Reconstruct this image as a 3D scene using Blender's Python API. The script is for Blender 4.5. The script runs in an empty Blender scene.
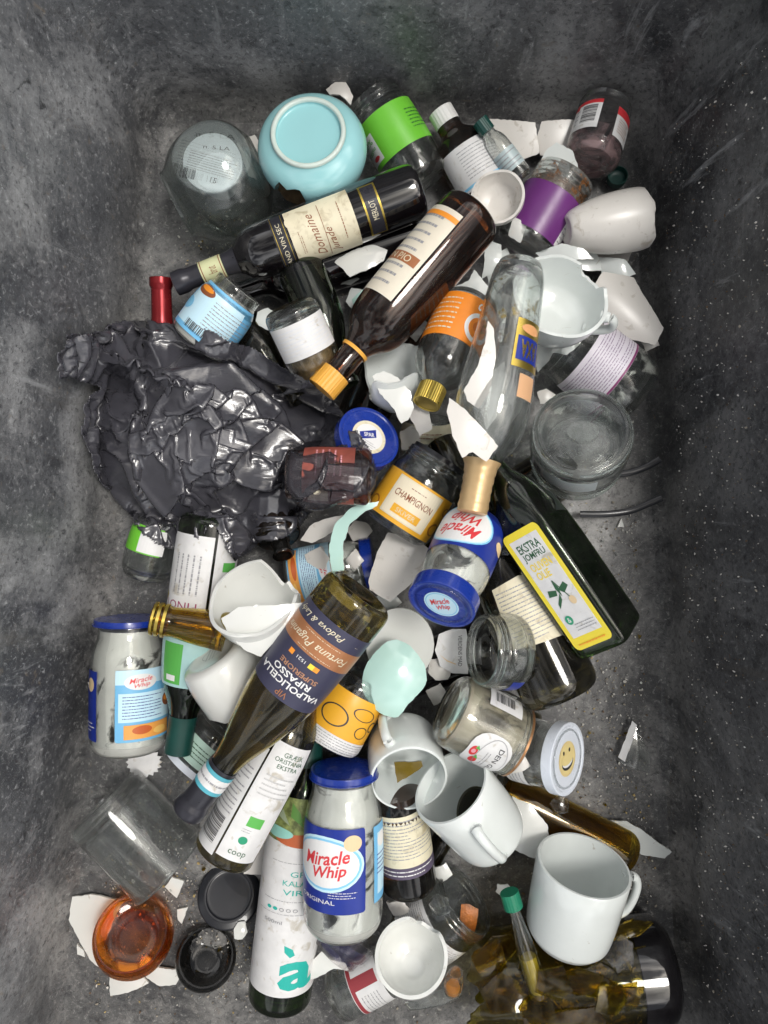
import bpy, bmesh, math, random
from mathutils import Vector, Matrix, noise
random.seed(7)
S = bpy.context.scene
COL = S.collection
R_ = math.radians
PI = math.pi

# ------------------------------------------------------------------ camera, sky, sun, exposure
H = 1.0            # camera height above the floor of the container (m)
F = 740.0          # focal length in pixels
CAM = Vector((0, 0, H))
cam = bpy.data.objects.new('camera', bpy.data.cameras.new('camera'))
COL.objects.link(cam)
cam.location = CAM
cam.rotation_euler = (0, 0, 0)
cam.data.sensor_width = 36
cam.data.lens = F / 1024 * 36
cam.data.clip_start = 0.01
cam.data.clip_end = 100
S.camera = cam
SUN_EL, SUN_AZ = 71, 24      # azimuth measured in the picture, counter-clockwise from its right
W = bpy.data.worlds.new('World'); S.world = W; W.use_nodes = True
nt = W.node_tree
sky = nt.nodes.new('ShaderNodeTexSky'); sky.sky_type = 'NISHITA'; sky.sun_disc = False
sky.sun_elevation = R_(SUN_EL); sky.sun_rotation = R_(90 - SUN_AZ)
sky.air_density = 1.0; sky.dust_density = 6.0; sky.ozone_density = 1.0
# made-up cloud: bright and dim patches added to give glass reflections some structure
tcw = nt.nodes.new('ShaderNodeTexCoord'); cn = nt.nodes.new('ShaderNodeTexNoise'); cn.inputs['Scale'].default_value = 2.6
cn.inputs['Detail'].default_value = 6; cn.inputs['Distortion'].default_value = .5
nt.links.new(tcw.outputs['Generated'], cn.inputs['Vector'])
cr = nt.nodes.new('ShaderNodeValToRGB'); ce = cr.color_ramp.elements
ce[0].position = .42; ce[0].color = (.32, .33, .34, 1); ce[1].position = .60; ce[1].color = (2.3, 2.2, 2.0, 1)
nt.links.new(cn.outputs[0], cr.inputs[0])
cm = nt.nodes.new('ShaderNodeMix'); cm.data_type = 'RGBA'; cm.blend_type = 'MULTIPLY'; cm.inputs[0].default_value = 1
hs = nt.nodes.new('ShaderNodeHueSaturation'); hs.inputs['Saturation'].default_value = .35; nt.links.new(sky.outputs[0], hs.inputs['Color'])
nt.links.new(hs.outputs[0], cm.inputs[6]); nt.links.new(cr.outputs[0], cm.inputs[7])
# made-up dimming straight overhead, shaped to keep bright sky out of the glass
sp = nt.nodes.new('ShaderNodeSeparateXYZ'); nt.links.new(tcw.outputs['Generated'], sp.inputs[0])
zr = nt.nodes.new('ShaderNodeValToRGB'); ze = zr.color_ramp.elements
ze[0].position = .0; ze[0].color = (1.3, 1.3, 1.3, 1); ze[1].position = .93; ze[1].color = (.30, .31, .32, 1)
e_ = ze.new(.80); e_.color = (1.25, 1.25, 1.25, 1)
nt.links.new(sp.outputs[2], zr.inputs[0])
cz = nt.nodes.new('ShaderNodeMix'); cz.data_type = 'RGBA'; cz.blend_type = 'MULTIPLY'; cz.inputs[0].default_value = 1
nt.links.new(cm.outputs[2], cz.inputs[6]); nt.links.new(zr.outputs[0], cz.inputs[7])
nt.links.new(cz.outputs[2], nt.nodes['Background'].inputs[0])
nt.nodes['Background'].inputs[1].default_value = 0.15
sun = bpy.data.objects.new('sun', bpy.data.lights.new('sun', 'SUN'))
COL.objects.link(sun)
sun.data.energy = 1.25; sun.data.angle = R_(15); sun.data.color = (1, .97, .93)
sun.rotation_euler = (0, R_(90 - SUN_EL), R_(SUN_AZ))
S.view_settings.view_transform = 'Standard'; S.view_settings.look = 'None'
S.view_settings.gamma = 1; S.view_settings.exposure = 0.28
S.render.engine = 'CYCLES'
cy = S.cycles
cy.max_bounces = 18; cy.diffuse_bounces = 4; cy.glossy_bounces = 5
cy.transmission_bounces = 18; cy.transparent_max_bounces = 24
cy.caustics_refractive = True; cy.caustics_reflective = False
cy.sample_clamp_indirect = 6
cy.use_denoising = True

# ------------------------------------------------------------------ materials
MC = {}
def mat_base(name):
    m = bpy.data.materials.new(name); m.use_nodes = True
    n = m.node_tree.nodes; b = n['Principled BSDF']
    return m, m.node_tree, b
def N(t, kind, **kw):
    n = t.nodes.new(kind)
    for k, v in kw.items():
        if k.startswith('i_'):
            n.inputs[k[2:].replace('_', ' ')].default_value = v
        else: setattr(n, k, v)
    return n
def ramp(t, fac, stops):
    r = N(t, 'ShaderNodeValToRGB'); e = r.color_ramp.elements
    while len(e) < len(stops): e.new(.5)
    for q, (p, c) in zip(e, stops):
        q.position = p; q.color = (c[0], c[1], c[2], 1) if hasattr(c, '__len__') else (c, c, c, 1)
    t.links.new(fac, r.inputs[0]); return r
def nz(t, scale, detail=4, dist=0, rough=.55, stretch=None, coord='Object'):
    tc = N(t, 'ShaderNodeTexCoord')
    n = N(t, 'ShaderNodeTexNoise', i_Scale=scale, i_Detail=detail, i_Distortion=dist, i_Roughness=rough)
    if stretch:
        mp = N(t, 'ShaderNodeMapping'); mp.inputs['Scale'].default_value = stretch[0]; mp.inputs['Rotation'].default_value = stretch[1]
        t.links.new(tc.outputs[coord], mp.inputs[0]); t.links.new(mp.outputs[0], n.inputs['Vector'])
    else: t.links.new(tc.outputs[coord], n.inputs['Vector'])
    return n
def mixc(t, fac, a, b, blend='MIX'):
    m = N(t, 'ShaderNodeMix', data_type='RGBA', blend_type=blend)
    for sock, v in ((m.inputs[0], fac), (m.inputs[6], a), (m.inputs[7], b)):
        if hasattr(v, 'links'): t.links.new(v, sock)
        elif hasattr(v, '__len__'): sock.default_value = (*v[:3], 1)
        else: sock.default_value = v
    return m.outputs[2]
def bump(t, b, h, strength=.2, dist=.001):
    n = N(t, 'ShaderNodeBump', i_Strength=strength, i_Distance=dist)
    t.links.new(h, n.inputs['Height']); t.links.new(n.outputs[0], b.inputs['Normal'])
def pbr(name, col, rough=.4, metal=0, coat=0, var=.12, scale=40, dirt=None, dirt_amt=.3, bmp=0, spec=.5, rvar=.1):
    if name in MC: return MC[name]
    m, t, b = mat_base(name)
    n = nz(t, scale, 5)
    dark = [c * (1 - var) for c in col]
    c = mixc(t, ramp(t, n.outputs[0], [(.35, 0), (.65, 1)]).outputs[0], dark, col)
    if dirt:
        n2 = nz(t, 70, 6, .6)
        rr = ramp(t, n2.outputs[0], [(.62 - dirt_amt * .3, 0), (.72, 1)])
        f = N(t, 'ShaderNodeMath', operation='MULTIPLY'); t.links.new(rr.outputs[0], f.inputs[0]); f.inputs[1].default_value = .75
        c = mixc(t, f.outputs[0], c, dirt)
    t.links.new(c, b.inputs['Base Color'])
    n3 = nz(t, scale * 1.7, 3)
    mr = N(t, 'ShaderNodeMapRange'); mr.inputs['To Min'].default_value = max(.02, rough - rvar); mr.inputs['To Max'].default_value = rough + rvar
    t.links.new(n3.outputs[0], mr.inputs[0]); t.links.new(mr.outputs[0], b.inputs['Roughness'])
    b.inputs['Metallic'].default_value = metal; b.inputs['Coat Weight'].default_value = coat
    b.inputs['Specular IOR Level'].default_value = spec
    if bmp: bump(t, b, n3.outputs[0], bmp, .001)
    MC[name] = m; return m
def ink(r, g, b_, rough=.4):
    k = 'ink_%d_%d_%d' % (int(r * 255), int(g * 255), int(b_ * 255))
    if k in MC: return MC[k]
    m, t, b = mat_base(k)
    b.inputs['Base Color'].default_value = (r, g, b_, 1); b.inputs['Roughness'].default_value = rough
    MC[k] = m; return m
def glass(name, col, rough=.0, smear=.05, ior=1.52, wav=.05, thru=.22, film=.0025):
    if name in MC: return MC[name]
    m, t, b = mat_base(name)
    b.inputs['Base Color'].default_value = (*col, 1)
    b.inputs['Transmission Weight'].default_value = 1
    b.inputs['IOR'].default_value = ior
    n = nz(t, 35, 4, .8)
    mr = ramp(t, n.outputs[0], [(.56, rough), (.75, rough + smear)])
    t.links.new(mr.outputs[0], b.inputs['Roughness'])
    n2 = nz(t, 22, 2)
    bump(t, b, n2.outputs[0], wav, .003)
    # a share of straight see-through light and a thin film of grime
    tr = N(t, 'ShaderNodeBsdfTransparent'); tr.inputs[0].default_value = (*[x ** .5 for x in col], 1)
    mx = N(t, 'ShaderNodeMixShader'); mx.inputs[0].default_value = thru
    t.links.new(b.outputs[0], mx.inputs[1]); t.links.new(tr.outputs[0], mx.inputs[2])
    df = N(t, 'ShaderNodeBsdfDiffuse'); df.inputs[0].default_value = (.62, .62, .58, 1)
    mx2 = N(t, 'ShaderNodeMixShader'); n5 = nz(t, 28, 6, .6)
    t.links.new(ramp(t, n5.outputs[0], [(.38, film * .35), (.72, film * 2.2)]).outputs[0], mx2.inputs[0])
    t.links.new(mx.outputs[0], mx2.inputs[1]); t.links.new(df.outputs[0], mx2.inputs[2])
    t.links.new(mx2.outputs[0], t.nodes['Material Output'].inputs['Surface'])
    MC[name] = m; return m
def residue(name, col, lo=.45, hi=.6, scale=18, rough=.5):
    if name in MC: return MC[name]
    m, t, b = mat_base(name)
    n = nz(t, scale, 4, 1.6)
    n2 = nz(t, scale * 3, 4)
    c = mixc(t, n2.outputs[0], [x * .75 for x in col], col)
    t.links.new(c, b.inputs['Base Color']); b.inputs['Roughness'].default_value = rough
    tr = N(t, 'ShaderNodeBsdfTransparent'); mx = N(t, 'ShaderNodeMixShader')
    r = ramp(t, n.outputs[0], [(lo, 0), (hi, 1)])
    t.links.new(r.outputs[0], mx.inputs[0]); t.links.new(tr.outputs[0], mx.inputs[1]); t.links.new(b.outputs[0], mx.inputs[2])
    t.links.new(mx.outputs[0], t.nodes['Material Output'].inputs['Surface'])
    bump(t, b, n.outputs[0], .6, .002)
    MC[name] = m; return m

CLEAR = glass('clear_glass', (.95, .975, .965))
CLEARG = glass('clear_glass_greenish', (.92, .97, .95))
THINCL = glass('clear_plastic', (.96, .97, .97), ior=1.3, smear=.08, wav=.15)
AMBER = glass('amber_glass', (.26, .07, .012), thru=.1, film=.008)
BROWNG = glass('brown_glass', (.07, .025, .008), smear=.1, thru=.1, film=.01)
OLIVEG = glass('olive_glass', (.33, .25, .035), thru=.12, film=.012)
OLIVED = glass('dark_olive_glass', (.12, .10, .03), thru=.1, film=.01)
YOLIVE = glass('yellow_olive_glass', (.60, .42, .04))
GREENG = glass('dark_green_glass', (.05, .12, .02), smear=.08, thru=.08, film=.006)
ORANGEG = glass('orange_glass', (.99, .34, .05), smear=.08, film=.0, thru=.3)
BLACKG = pbr('black_glass', (.006, .005, .006), .06, coat=1, var=.3, rvar=.04)
CER = pbr('white_ceramic', (.74, .75, .72), .16, coat=.4, var=.05, scale=12, dirt=(.45, .42, .36), dirt_amt=-.18, rvar=.08)
CERW = pbr('warm_ceramic', (.70, .675, .635), .3, var=.07, scale=15, dirt=(.4, .36, .3), dirt_amt=.05)
CERB = pbr('bluish_white_ceramic', (.73, .77, .755), .16, coat=.4, var=.08, scale=14, dirt=(.45, .43, .38), dirt_amt=-.22, rvar=.10)
MINT = pbr('mint_glaze', (.50, .74, .68), .14, coat=.5, var=.06, scale=12, rvar=.06)
TURQ = pbr('turquoise_glaze', (.33, .64, .67), .12, coat=.6, var=.05, scale=10, rvar=.05)
RAW = pbr('unglazed_rim', (.78, .76, .70), .6, var=.1)
PAPER = pbr('paper_white', (.74, .74, .74), .45, var=.10, scale=60, dirt=(.42, .38, .30), dirt_amt=.12, bmp=.25)
PAPERC = pbr('paper_cream', (.76, .70, .52), .5, var=.08, scale=60, dirt=(.4, .33, .2), dirt_amt=.25, bmp=.25)
LILAC = pbr('paper_lilac', (.78, .74, .82), .45, var=.06)
BLUEL = pbr('blue_lid', (.008, .035, .30), .28, coat=.5, var=.15)
WHITEL = pbr('white_lid', (.72, .77, .85), .3, coat=.3, var=.05)
BLACKL = pbr('black_lid', (.012, .013, .018), .32, coat=.3, var=.2)
GOLD = pbr('gold_foil', (.62, .46, .10), .3, metal=.9, var=.2)
TAN = pbr('tan_foil', (.62, .43, .22), .35, metal=.35, var=.12)
ORCAP = pbr('orange_cap', (.80, .40, .06), .35, var=.08)
REDC = pbr('red_capsule', (.28, .02, .025), .25, metal=.5, var=.2)
GREENC = pbr('green_cap', (.01, .20, .11), .35, var=.1)
DKGREENC = pbr('dark_green_cap', (.008, .06, .05), .4, var=.2)
DARKCAP = pbr('dark_capsule', (.035, .035, .045), .3, metal=.2, var=.2)
INK = ink(.03, .03, .035)
GREY = ink(.30, .30, .32)
WHT = ink(.78, .78, .78)
RED = ink(.65, .04, .05)
NAVY = ink(.012, .03, .26)
SKYB = ink(.22, .55, .80)
PALEB = ink(.55, .78, .90)
ORNG = ink(.85, .30, .03)
YEL = ink(.85, .66, .06)
GRN = ink(.10, .42, .08)

# ------------------------------------------------------------------ basic helpers
def at(x, y, z=0.0):
    k = (H - z) / F
    return Vector(((x - 384) * k, (512 - y) * k, z))
def link(name, me, mats, parent=None, matrix=None, smooth=True, sharp=42):
    for m in (mats if isinstance(mats, (list, tuple)) else [mats]): me.materials.append(m)
    if smooth:
        for p in me.polygons: p.use_smooth = True
        me.set_sharp_from_angle(angle=R_(sharp))
    o = bpy.data.objects.new(name, me); COL.objects.link(o)
    if parent is not None: o.parent = parent
    if matrix is not None: o.matrix_world = matrix
    return o
def tagit(o, label, cat, group=None, kind=None):
    if label: o['label'] = label
    if cat: o['category'] = cat
    if group: o['group'] = group
    if kind: o['kind'] = kind
    return o
def frame(P0, P1, roll=0):
    Z = (P1 - P0).normalized()
    view = (CAM - (P0 + P1) / 2).normalized()
    X = view - Z * view.dot(Z)
    if X.length < .12:
        X = Vector((0, 1, 0)); X = X - Z * X.dot(Z)
    X.normalize(); Y = Z.cross(X)
    M = Matrix((X, Y, Z)).transposed().to_4x4()
    M.translation = P0
    return M @ Matrix.Rotation(R_(roll), 4, 'Z')
def fillet(pts, n=5):
    out = []
    for i, p in enumerate(pts):
        f = p[2] if len(p) > 2 else 0
        if f and 0 < i < len(pts) - 1:
            a, b = Vector(pts[i - 1][:2]), Vector(pts[i + 1][:2]); c = Vector(p[:2])
            s, e = c.lerp(a, f), c.lerp(b, f)
            for k in range(n + 1):
                u = k / n
                out.append(tuple(s * (1 - u) ** 2 + c * 2 * u * (1 - u) + e * u * u))
        else: out.append((p[0], p[1]))
    res = [out[0]]
    for q in out[1:]:
        if (Vector(q) - Vector(res[-1])).length > 1e-6: res.append(q)
    return res
def bm_mesh(name, bm, recalc=True):
    if recalc: bmesh.ops.recalc_face_normals(bm, faces=bm.faces)
    me = bpy.data.meshes.new(name); bm.to_mesh(me); bm.free(); return me
def lathe_mesh(name, rows, closed=False):
    """rows[j] = list of points of one meridian; all the same length; first/last may lie on the axis."""
    bm = bmesh.new(); n = len(rows); m = len(rows[0])
    ax0 = all(abs(r[0][0]) + abs(r[0][1]) < 1e-7 for r in rows); ax1 = all(abs(r[-1][0]) + abs(r[-1][1]) < 1e-7 for r in rows)
    vs = []; v0 = v1 = None
    for j, r in enumerate(rows):
        line = []
        for i, p in enumerate(r):
            if i == 0 and ax0:
                v0 = v0 or bm.verts.new(p); line.append(v0)
            elif i == m - 1 and ax1:
                v1 = v1 or bm.verts.new(p); line.append(v1)
            else: line.append(bm.verts.new(p))
        vs.append(line)
    for j in range(n):
        a, b = vs[j], vs[(j + 1) % n]
        for i in range(m - 1):
            q = []
            for v in (a[i], b[i], b[i + 1], a[i + 1]):
                if v not in q: q.append(v)
            if len(q) >= 3:
                try: bm.faces.new(q)
                except ValueError: pass
        if closed:
            try: bm.faces.new((a[-1], b[-1], b[0], a[0]))
            except ValueError: pass
    return bm_mesh(name, bm)
def lathe(name, pts, n=40, fn=None):
    rows = []
    for j in range(n):
        th = 2 * PI * j / n; c, s = math.cos(th), math.sin(th); k = fn(th) if fn else 1
        rows.append([(r * c * k, r * s * k, z) for z, r in pts])
    return lathe_mesh(name, rows)

# ------------------------------------------------------------------ flat artwork (labels, prints) bent onto surfaces
_txt = {}
def text2d(s, shear=0, bold=0):
    k = (s, shear, bold)
    if k in _txt: return _txt[k]
    cu = bpy.data.curves.new('t', 'FONT'); cu.body = s; cu.shear = shear; cu.offset = bold; cu.resolution_u = 2
    cu.fill_mode = 'FRONT'
    ob = bpy.data.objects.new('t', cu); me = bpy.data.meshes.new_from_object(ob)
    vs = [(v.co.x, v.co.y) for v in me.vertices]; fs = [tuple(p.vertices) for p in me.polygons]
    bpy.data.meshes.remove(me); bpy.data.objects.remove(ob); bpy.data.curves.remove(cu)
    if not vs: vs = [(0, 0)]
    x0 = min(v[0] for v in vs); x1 = max(v[0] for v in vs); y0 = min(v[1] for v in vs); y1 = max(v[1] for v in vs)
    w, h = max(x1 - x0, 1e-6), max(y1 - y0, 1e-6)
    vs = [((x - x0) / w - .5, (y - y0) / h - .5) for x, y in vs]
    _txt[k] = (vs, fs); return _txt[k]
def ell(cx, cy_, w, h, n=28): return [(cx + w / 2 * math.cos(2 * PI * k / n), cy_ + h / 2 * math.sin(2 * PI * k / n)) for k in range(n)]
def rct(cx, cy_, w, h): return [(cx - w / 2, cy_ - h / 2), (cx + w / 2, cy_ - h / 2), (cx + w / 2, cy_ + h / 2), (cx - w / 2, cy_ + h / 2)]
def rrect(rx, ry, n=4):
    out = []
    for (sx, sy, a) in ((1, 1, 0), (-1, 1, 90), (-1, -1, 180), (1, -1, 270)):
        for k in range(n + 1):
            th = R_(a + 90 * k / n)
            out.append((sx * (.5 - rx) + rx * math.cos(th), sy * (.5 - ry) + ry * math.sin(th)))
    return out
def art_polys(items):
    """-> list of (verts, faces, material, layer)"""
    out = []; L = 0
    for it in items:
        k = it[0]
        if k == 'r': P = rct(*it[1:5]); out.append((P, [tuple(range(4))], it[5], L)); L += 1
        elif k == 'e': P = ell(*it[1:5]); out.append((P, [tuple(range(len(P)))], it[5], L)); L += 1
        elif k == 'ring':
            cx, cy_, w, h, th, m = it[1:7]
            A = ell(cx, cy_, w, h); B = ell(cx, cy_, w * (1 - th), h * (1 - th)); n = len(A)
            out.append((A + B, [(i, (i + 1) % n, n + (i + 1) % n, n + i) for i in range(n)], m, L)); L += 1
        elif k == 'p': out.append((list(it[1]), [tuple(range(len(it[1])))], it[2], L)); L += 1
        elif k == 't':
            s, cx, cy_, w, h, m = it[1:7]; rot = it[7] if len(it) > 7 else 0
            sh = it[8] if len(it) > 8 else 0; bo = it[9] if len(it) > 9 else 0
            vs, fs = text2d(s, sh, bo); c, sn = round(math.cos(R_(rot)), 5), round(math.sin(R_(rot)), 5)
            if rot in (90, -90, 270): P = [(cx + (-sn * y) * w, cy_ + (sn * x) * h) for x, y in vs]
            elif rot == 180: P = [(cx - x * w, cy_ - y * h) for x, y in vs]
            else: P = [(cx + x * w * c - y * h * sn * .7, cy_ + x * w * sn * .7 + y * h * c) for x, y in vs]
            out.append((P, fs, m, L)); L += 1
        elif k == 'lines':
            cx, cy_, w, h, n, m = it[1:7]; vert = len(it) > 7
            rnd = random.Random(int(cx * 997 + cy_ * 31 + n)); V = []; Fc = []
            for i in range(n):
                y = cy_ + h / 2 - (i + .5) * h / n; x = cx - w / 2; end = cx + w / 2 * (1 if rnd.random() < .7 else rnd.uniform(.1, .9))
                if vert: y = cx + w / 2 - (i + .5) * w / n; x = cy_ - h / 2; end = cy_ + h / 2 * (1 if rnd.random() < .7 else rnd.uniform(.1, .9))
                hh = (w if vert else h) / n * .27
                while x < end:
                    wl = rnd.choice((.012, .02, .03, .045, .06)) * ((h if vert else w) + .3); wl = min(wl, end - x)
                    q = rct(x + wl / 2, y, wl, hh)
                    if vert: q = [(b, a) for a, b in q]
                    b0 = len(V); V += q; Fc.append((b0, b0 + 1, b0 + 2, b0 + 3)); x += wl + .009
            out.append((V, Fc, m, L)); L += 1
        elif k == 'bar':
            cx, cy_, w, h = it[1:5]; vert = len(it) > 5
            rnd = random.Random(3); V = []; Fc = []
            x = -.5
            while x < .5:
                ww = rnd.choice((.015, .03, .045)); ww = min(ww, .5 - x)
                q = rct(x + ww / 2, 0, ww, 1)
                q = [(cx + b * w, cy_ + a * h) for a, b in q] if vert else [(cx + a * w, cy_ + b * h) for a, b in q]
                b0 = len(V); V += q; Fc.append((b0, b0 + 1, b0 + 2, b0 + 3)); x += ww + rnd.choice((.015, .025, .04))
            out.append((V, Fc, INK, L)); L += 1
    return out
def art_mesh(name, polys, w, h, mp, base_off, step=.00007, cell=.004, mats=None):
    """polys in fractional units -> mesh bent by mp(u, v, off)"""
    mats = [] if mats is None else mats
    me_v = []; me_f = []; me_m = []
    for P, Fs, m, L in polys:
        if m not in mats: mats.append(m)
        mi = mats.index(m); bm = bmesh.new()
        vs = [bm.verts.new((x * w, y * h, 0)) for x, y in P]
        for f in Fs:
            try: bm.faces.new([vs[i] for i in f])
            except ValueError: pass
        xs = [v.co.x for v in vs]; big = max((max(vs[i].co.x for i in f) - min(vs[i].co.x for i in f)) for f in Fs) if Fs else 0
        ys = [v.co.y for v in vs]; bigy = max((max(vs[i].co.y for i in f) - min(vs[i].co.y for i in f)) for f in Fs) if Fs else 0
        if big > cell:
            x = math.floor(min(xs) / cell) * cell + cell
            while x < max(xs):
                bmesh.ops.bisect_plane(bm, geom=bm.verts[:] + bm.edges[:] + bm.faces[:], plane_co=(x, 0, 0), plane_no=(1, 0, 0)); x += cell
        if bigy > cell * 2.5:
            cc = cell * 2.5; y = math.floor(min(ys) / cc) * cc + cc
            while y < max(ys):
                bmesh.ops.bisect_plane(bm, geom=bm.verts[:] + bm.edges[:] + bm.faces[:], plane_co=(0, y, 0), plane_no=(0, 1, 0)); y += cc
        bm.verts.index_update(); b0 = len(me_v)
        for v in bm.verts: me_v.append(mp(v.co.x, v.co.y, base_off + step * L))
        for f in bm.faces:
            ids = [b0 + v.index for v in f.verts]
            me_f.append(ids); me_m.append(mi)
        bm.free()
    me = bpy.data.meshes.new(name); me.from_pydata(me_v, [], me_f)
    for p, k in zip(me.polygons, me_m): p.material_index = k
    return me, mats

# ------------------------------------------------------------------ vessels
SPECS = []
class Vessel: pass
def make_vessel(name, lab, cat, p0, p1, R, prof, mat, zo, wall=.0025, base=.004, punt=.004, n=40, parts=(), roll=0,
                square=0, notches=(), bfac=.82, body='glass_body', group=None, solid=False, rawbase=False, lip=True, jag=0, bmat2=None, cup=1):
    P0 = at(p0[0], p0[1], p0[2] + zo); P1 = at(p1[0], p1[1], p1[2] + zo)
    V = Vessel(); V.L = (P1 - P0).length; V.R = R * (H - (P0.z + P1.z) / 2) / F; V.wall = wall
    V.M = frame(P0, P1, roll); V.square = square; L, RR = V.L, V.R
    V.root = bpy.data.objects.new(name, None); COL.objects.link(V.root); V.root.empty_display_size = .02
    V.root.matrix_world = V.M
    tagit(V.root, lab, cat, group)
    pr = [(p[0] * L, p[1] * RR, *(p[2:])) for p in prof]
    if not rawbase: pr = [(punt, 0), (punt * .8, pr[0][1] * .55), (0, pr[0][1] * bfac, .3)] + pr
    pts = fillet(pr)
    k0 = min(range(len(pts)), key=lambda i: (pts[i][0], -i))
    mono = [pts[k0]]
    for q in pts[k0 + 1:]:
        if q[0] > mono[-1][0] + 1e-7: mono.append(q)
        else: mono[-1] = (mono[-1][0], max(mono[-1][1], q[1]))
    V.mono = mono
    def rad(s):
        if s <= mono[0][0]: return mono[0][1]
        for a, b in zip(mono, mono[1:]):
            if s <= b[0]: return a[1] + (b[1] - a[1]) * (s - a[0]) / (b[0] - a[0])
        return mono[-1][1]
    V.rad = rad
    def angle_of(px, py, z=None):
        q = V.M.inverted() @ at(px, py, (P0.z + P1.z) / 2 if z is None else z); return math.atan2(q.y, q.x)
    V.angle_of = angle_of
    nt_ = [(R_(b) if a is None else angle_of(a, b), R_(w) / 2, d) for a, b, w, d in notches]
    sq = (lambda th, s: 1.0)
    if square:
        top = square[1]
        def sq(th, s):
            f = 1 / (abs(math.cos(th)) ** 7 + abs(math.sin(th)) ** 7) ** (1 / 7)
            k = max(0, min(1, (top - s / L) / .12)); return 1 + (f - 1) * k
    V.sq = sq
    if solid:
        inner = []
        out = pts + [(pts[-1][0], 0)]
    else:
        out = pts; inner = []
        bt = base + (punt if not rawbase else 0) + (pts[0][0] if rawbase else 0)
        K = 22
        for i in range(K + 1):
            s = L - (L - bt) * i / K
            sl = (rad(min(L, s + .002)) - rad(max(bt, s - .002))) / .004
            r = rad(s) - wall * min(2.5, math.sqrt(1 + sl * sl))
            ft = 1 - (max(0, 1 - (s - bt) / (wall * 2.5))) ** 2 * .3
            inner.append((s, max(.0005, r * ft)))
        inner.append((bt, inner[-1][1] * .6)); inner.append((bt, 0))
        r_o = pts[-1][1]
        out = out[:-1] + [(L - wall * .35, r_o), (L, r_o - wall * .3), (L, r_o - wall * .75)] if lip else out
    rows = []
    if jag or nt_: n = max(n, 72)
    for j in range(n):
        th = 2 * PI * j / n; c, s_ = math.cos(th), math.sin(th)
        cut = 1.0
        if jag:
            cut -= jag * (.5 + .9 * noise.noise((c * 1.3 + RR * 90, s_ * 1.3, L * 50))) + jag * .25 * abs(noise.noise((c * 4, s_ * 4, L * 70)))
        for a, w, d in nt_:
            dd = abs((th - a + PI) % (2 * PI) - PI)
            if dd < w:
                u = dd / w; cut = min(cut, 1 - d * min(1, (1 - u) * 2.2) * (1 + .22 * noise.noise((th * 5, d * 9, 1))))
        sc = max(.05, min(1, cut)) * L
        row = []
        for z, r in out:
            if z > sc: r = min(r, rad(sc)) if r > 0 else 0; z = sc
            k = sq(th, z); row.append((r * c * k, r * s_ * k, z))
        for z, r in inner:
            if z > sc - 1e-9:
                r = max(.0004, rad(sc) - wall); z = sc
            k = sq(th, z); row.append((r * c * k, r * s_ * k, z))
        # keep duplicates apart
        rr = [row[0]]
        for q in row[1:]:
            if (Vector(q) - Vector(rr[-1])).length < 1e-6: q = (q[0] * .9995, q[1] * .9995, q[2] - 1e-6)
            rr.append(q)
        rows.append(rr)
    me = lathe_mesh(body, rows)
    V.body = link(body, me, mat, V.root)
    for f, kw in parts: f(V, **kw)
    return V
def vessel(layer, name, lab, cat, p0, p1, R, prof, mat, nocol=False, fixed=False, shrink=.86, **kw):
    def spheres(zo):
        if nocol: return []
        P0 = at(p0[0], p0[1], p0[2] + zo); P1 = at(p1[0], p1[1], p1[2] + zo); RR = R * (H - (P0.z + P1.z) / 2) / F
        out = []; L = (P1 - P0).length; K = max(3, int(L / (RR * .6)))
        for i in range(K + 1):
            t = i / K; r = 0
            for a, b in zip(prof, prof[1:]):
                if a[0] <= t <= b[0] + 1e-9: r = a[1] + (b[1] - a[1]) * (t - a[0]) / max(1e-9, b[0] - a[0])
            r = max(r, .1) * RR; tt = min(max(t, min(.5, r / L * .8)), 1 - min(.5, r / L * .8))
            out.append((P0.lerp(P1, tt), r * shrink))
        return out
    SPECS.append(dict(layer=layer, name=name, lab=lab, sph=spheres, nocol=nocol or fixed, build=lambda zo: make_vessel(name, lab, cat, p0, p1, R, prof, mat, zo, **kw)))
def side_map(V, ac, sc, Rref, flat=False):
    a0 = R_(ac)
    if flat:
        X = Vector((math.cos(a0), math.sin(a0), 0)); Y = Vector((-math.sin(a0), math.cos(a0), 0))
        return lambda u, v, off: X * (V.R + off) + Y * u + Vector((0, 0, sc + v))
    def mp(u, v, off):
        th = a0 + u / Rref; s = sc + v; r = V.rad(s) + off
        return Vector((r * math.cos(th), r * math.sin(th), s))
    return mp
def label(V, t0, t1, aw, mat=None, items=(), ac=0, name='label', shape=None, off=.00025, flat=False, width=None, prt='print', lab=None, up=None):
    mat = mat or PAPER
    sc = (t0 + t1) / 2 * V.L; h = (t1 - t0) * V.L; Rref = V.rad(sc)
    w = width * V.R if flat else R_(aw) * Rref
    mp = side_map(V, ac, sc, Rref, flat)
    me, ms = art_mesh(name, [(shape or rct(0, 0, 1, 1), [tuple(range(len(shape or rct(0, 0, 1, 1))))], mat, 0)], w, h, mp, off)
    o = link(name, me, ms, V.root)
    if lab: o['label'] = lab
    if items:
        me, ms = art_mesh(prt, art_polys(items), w, h, mp, off + .00012)
        link(prt, me, ms, o, smooth=False)
    return o
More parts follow.
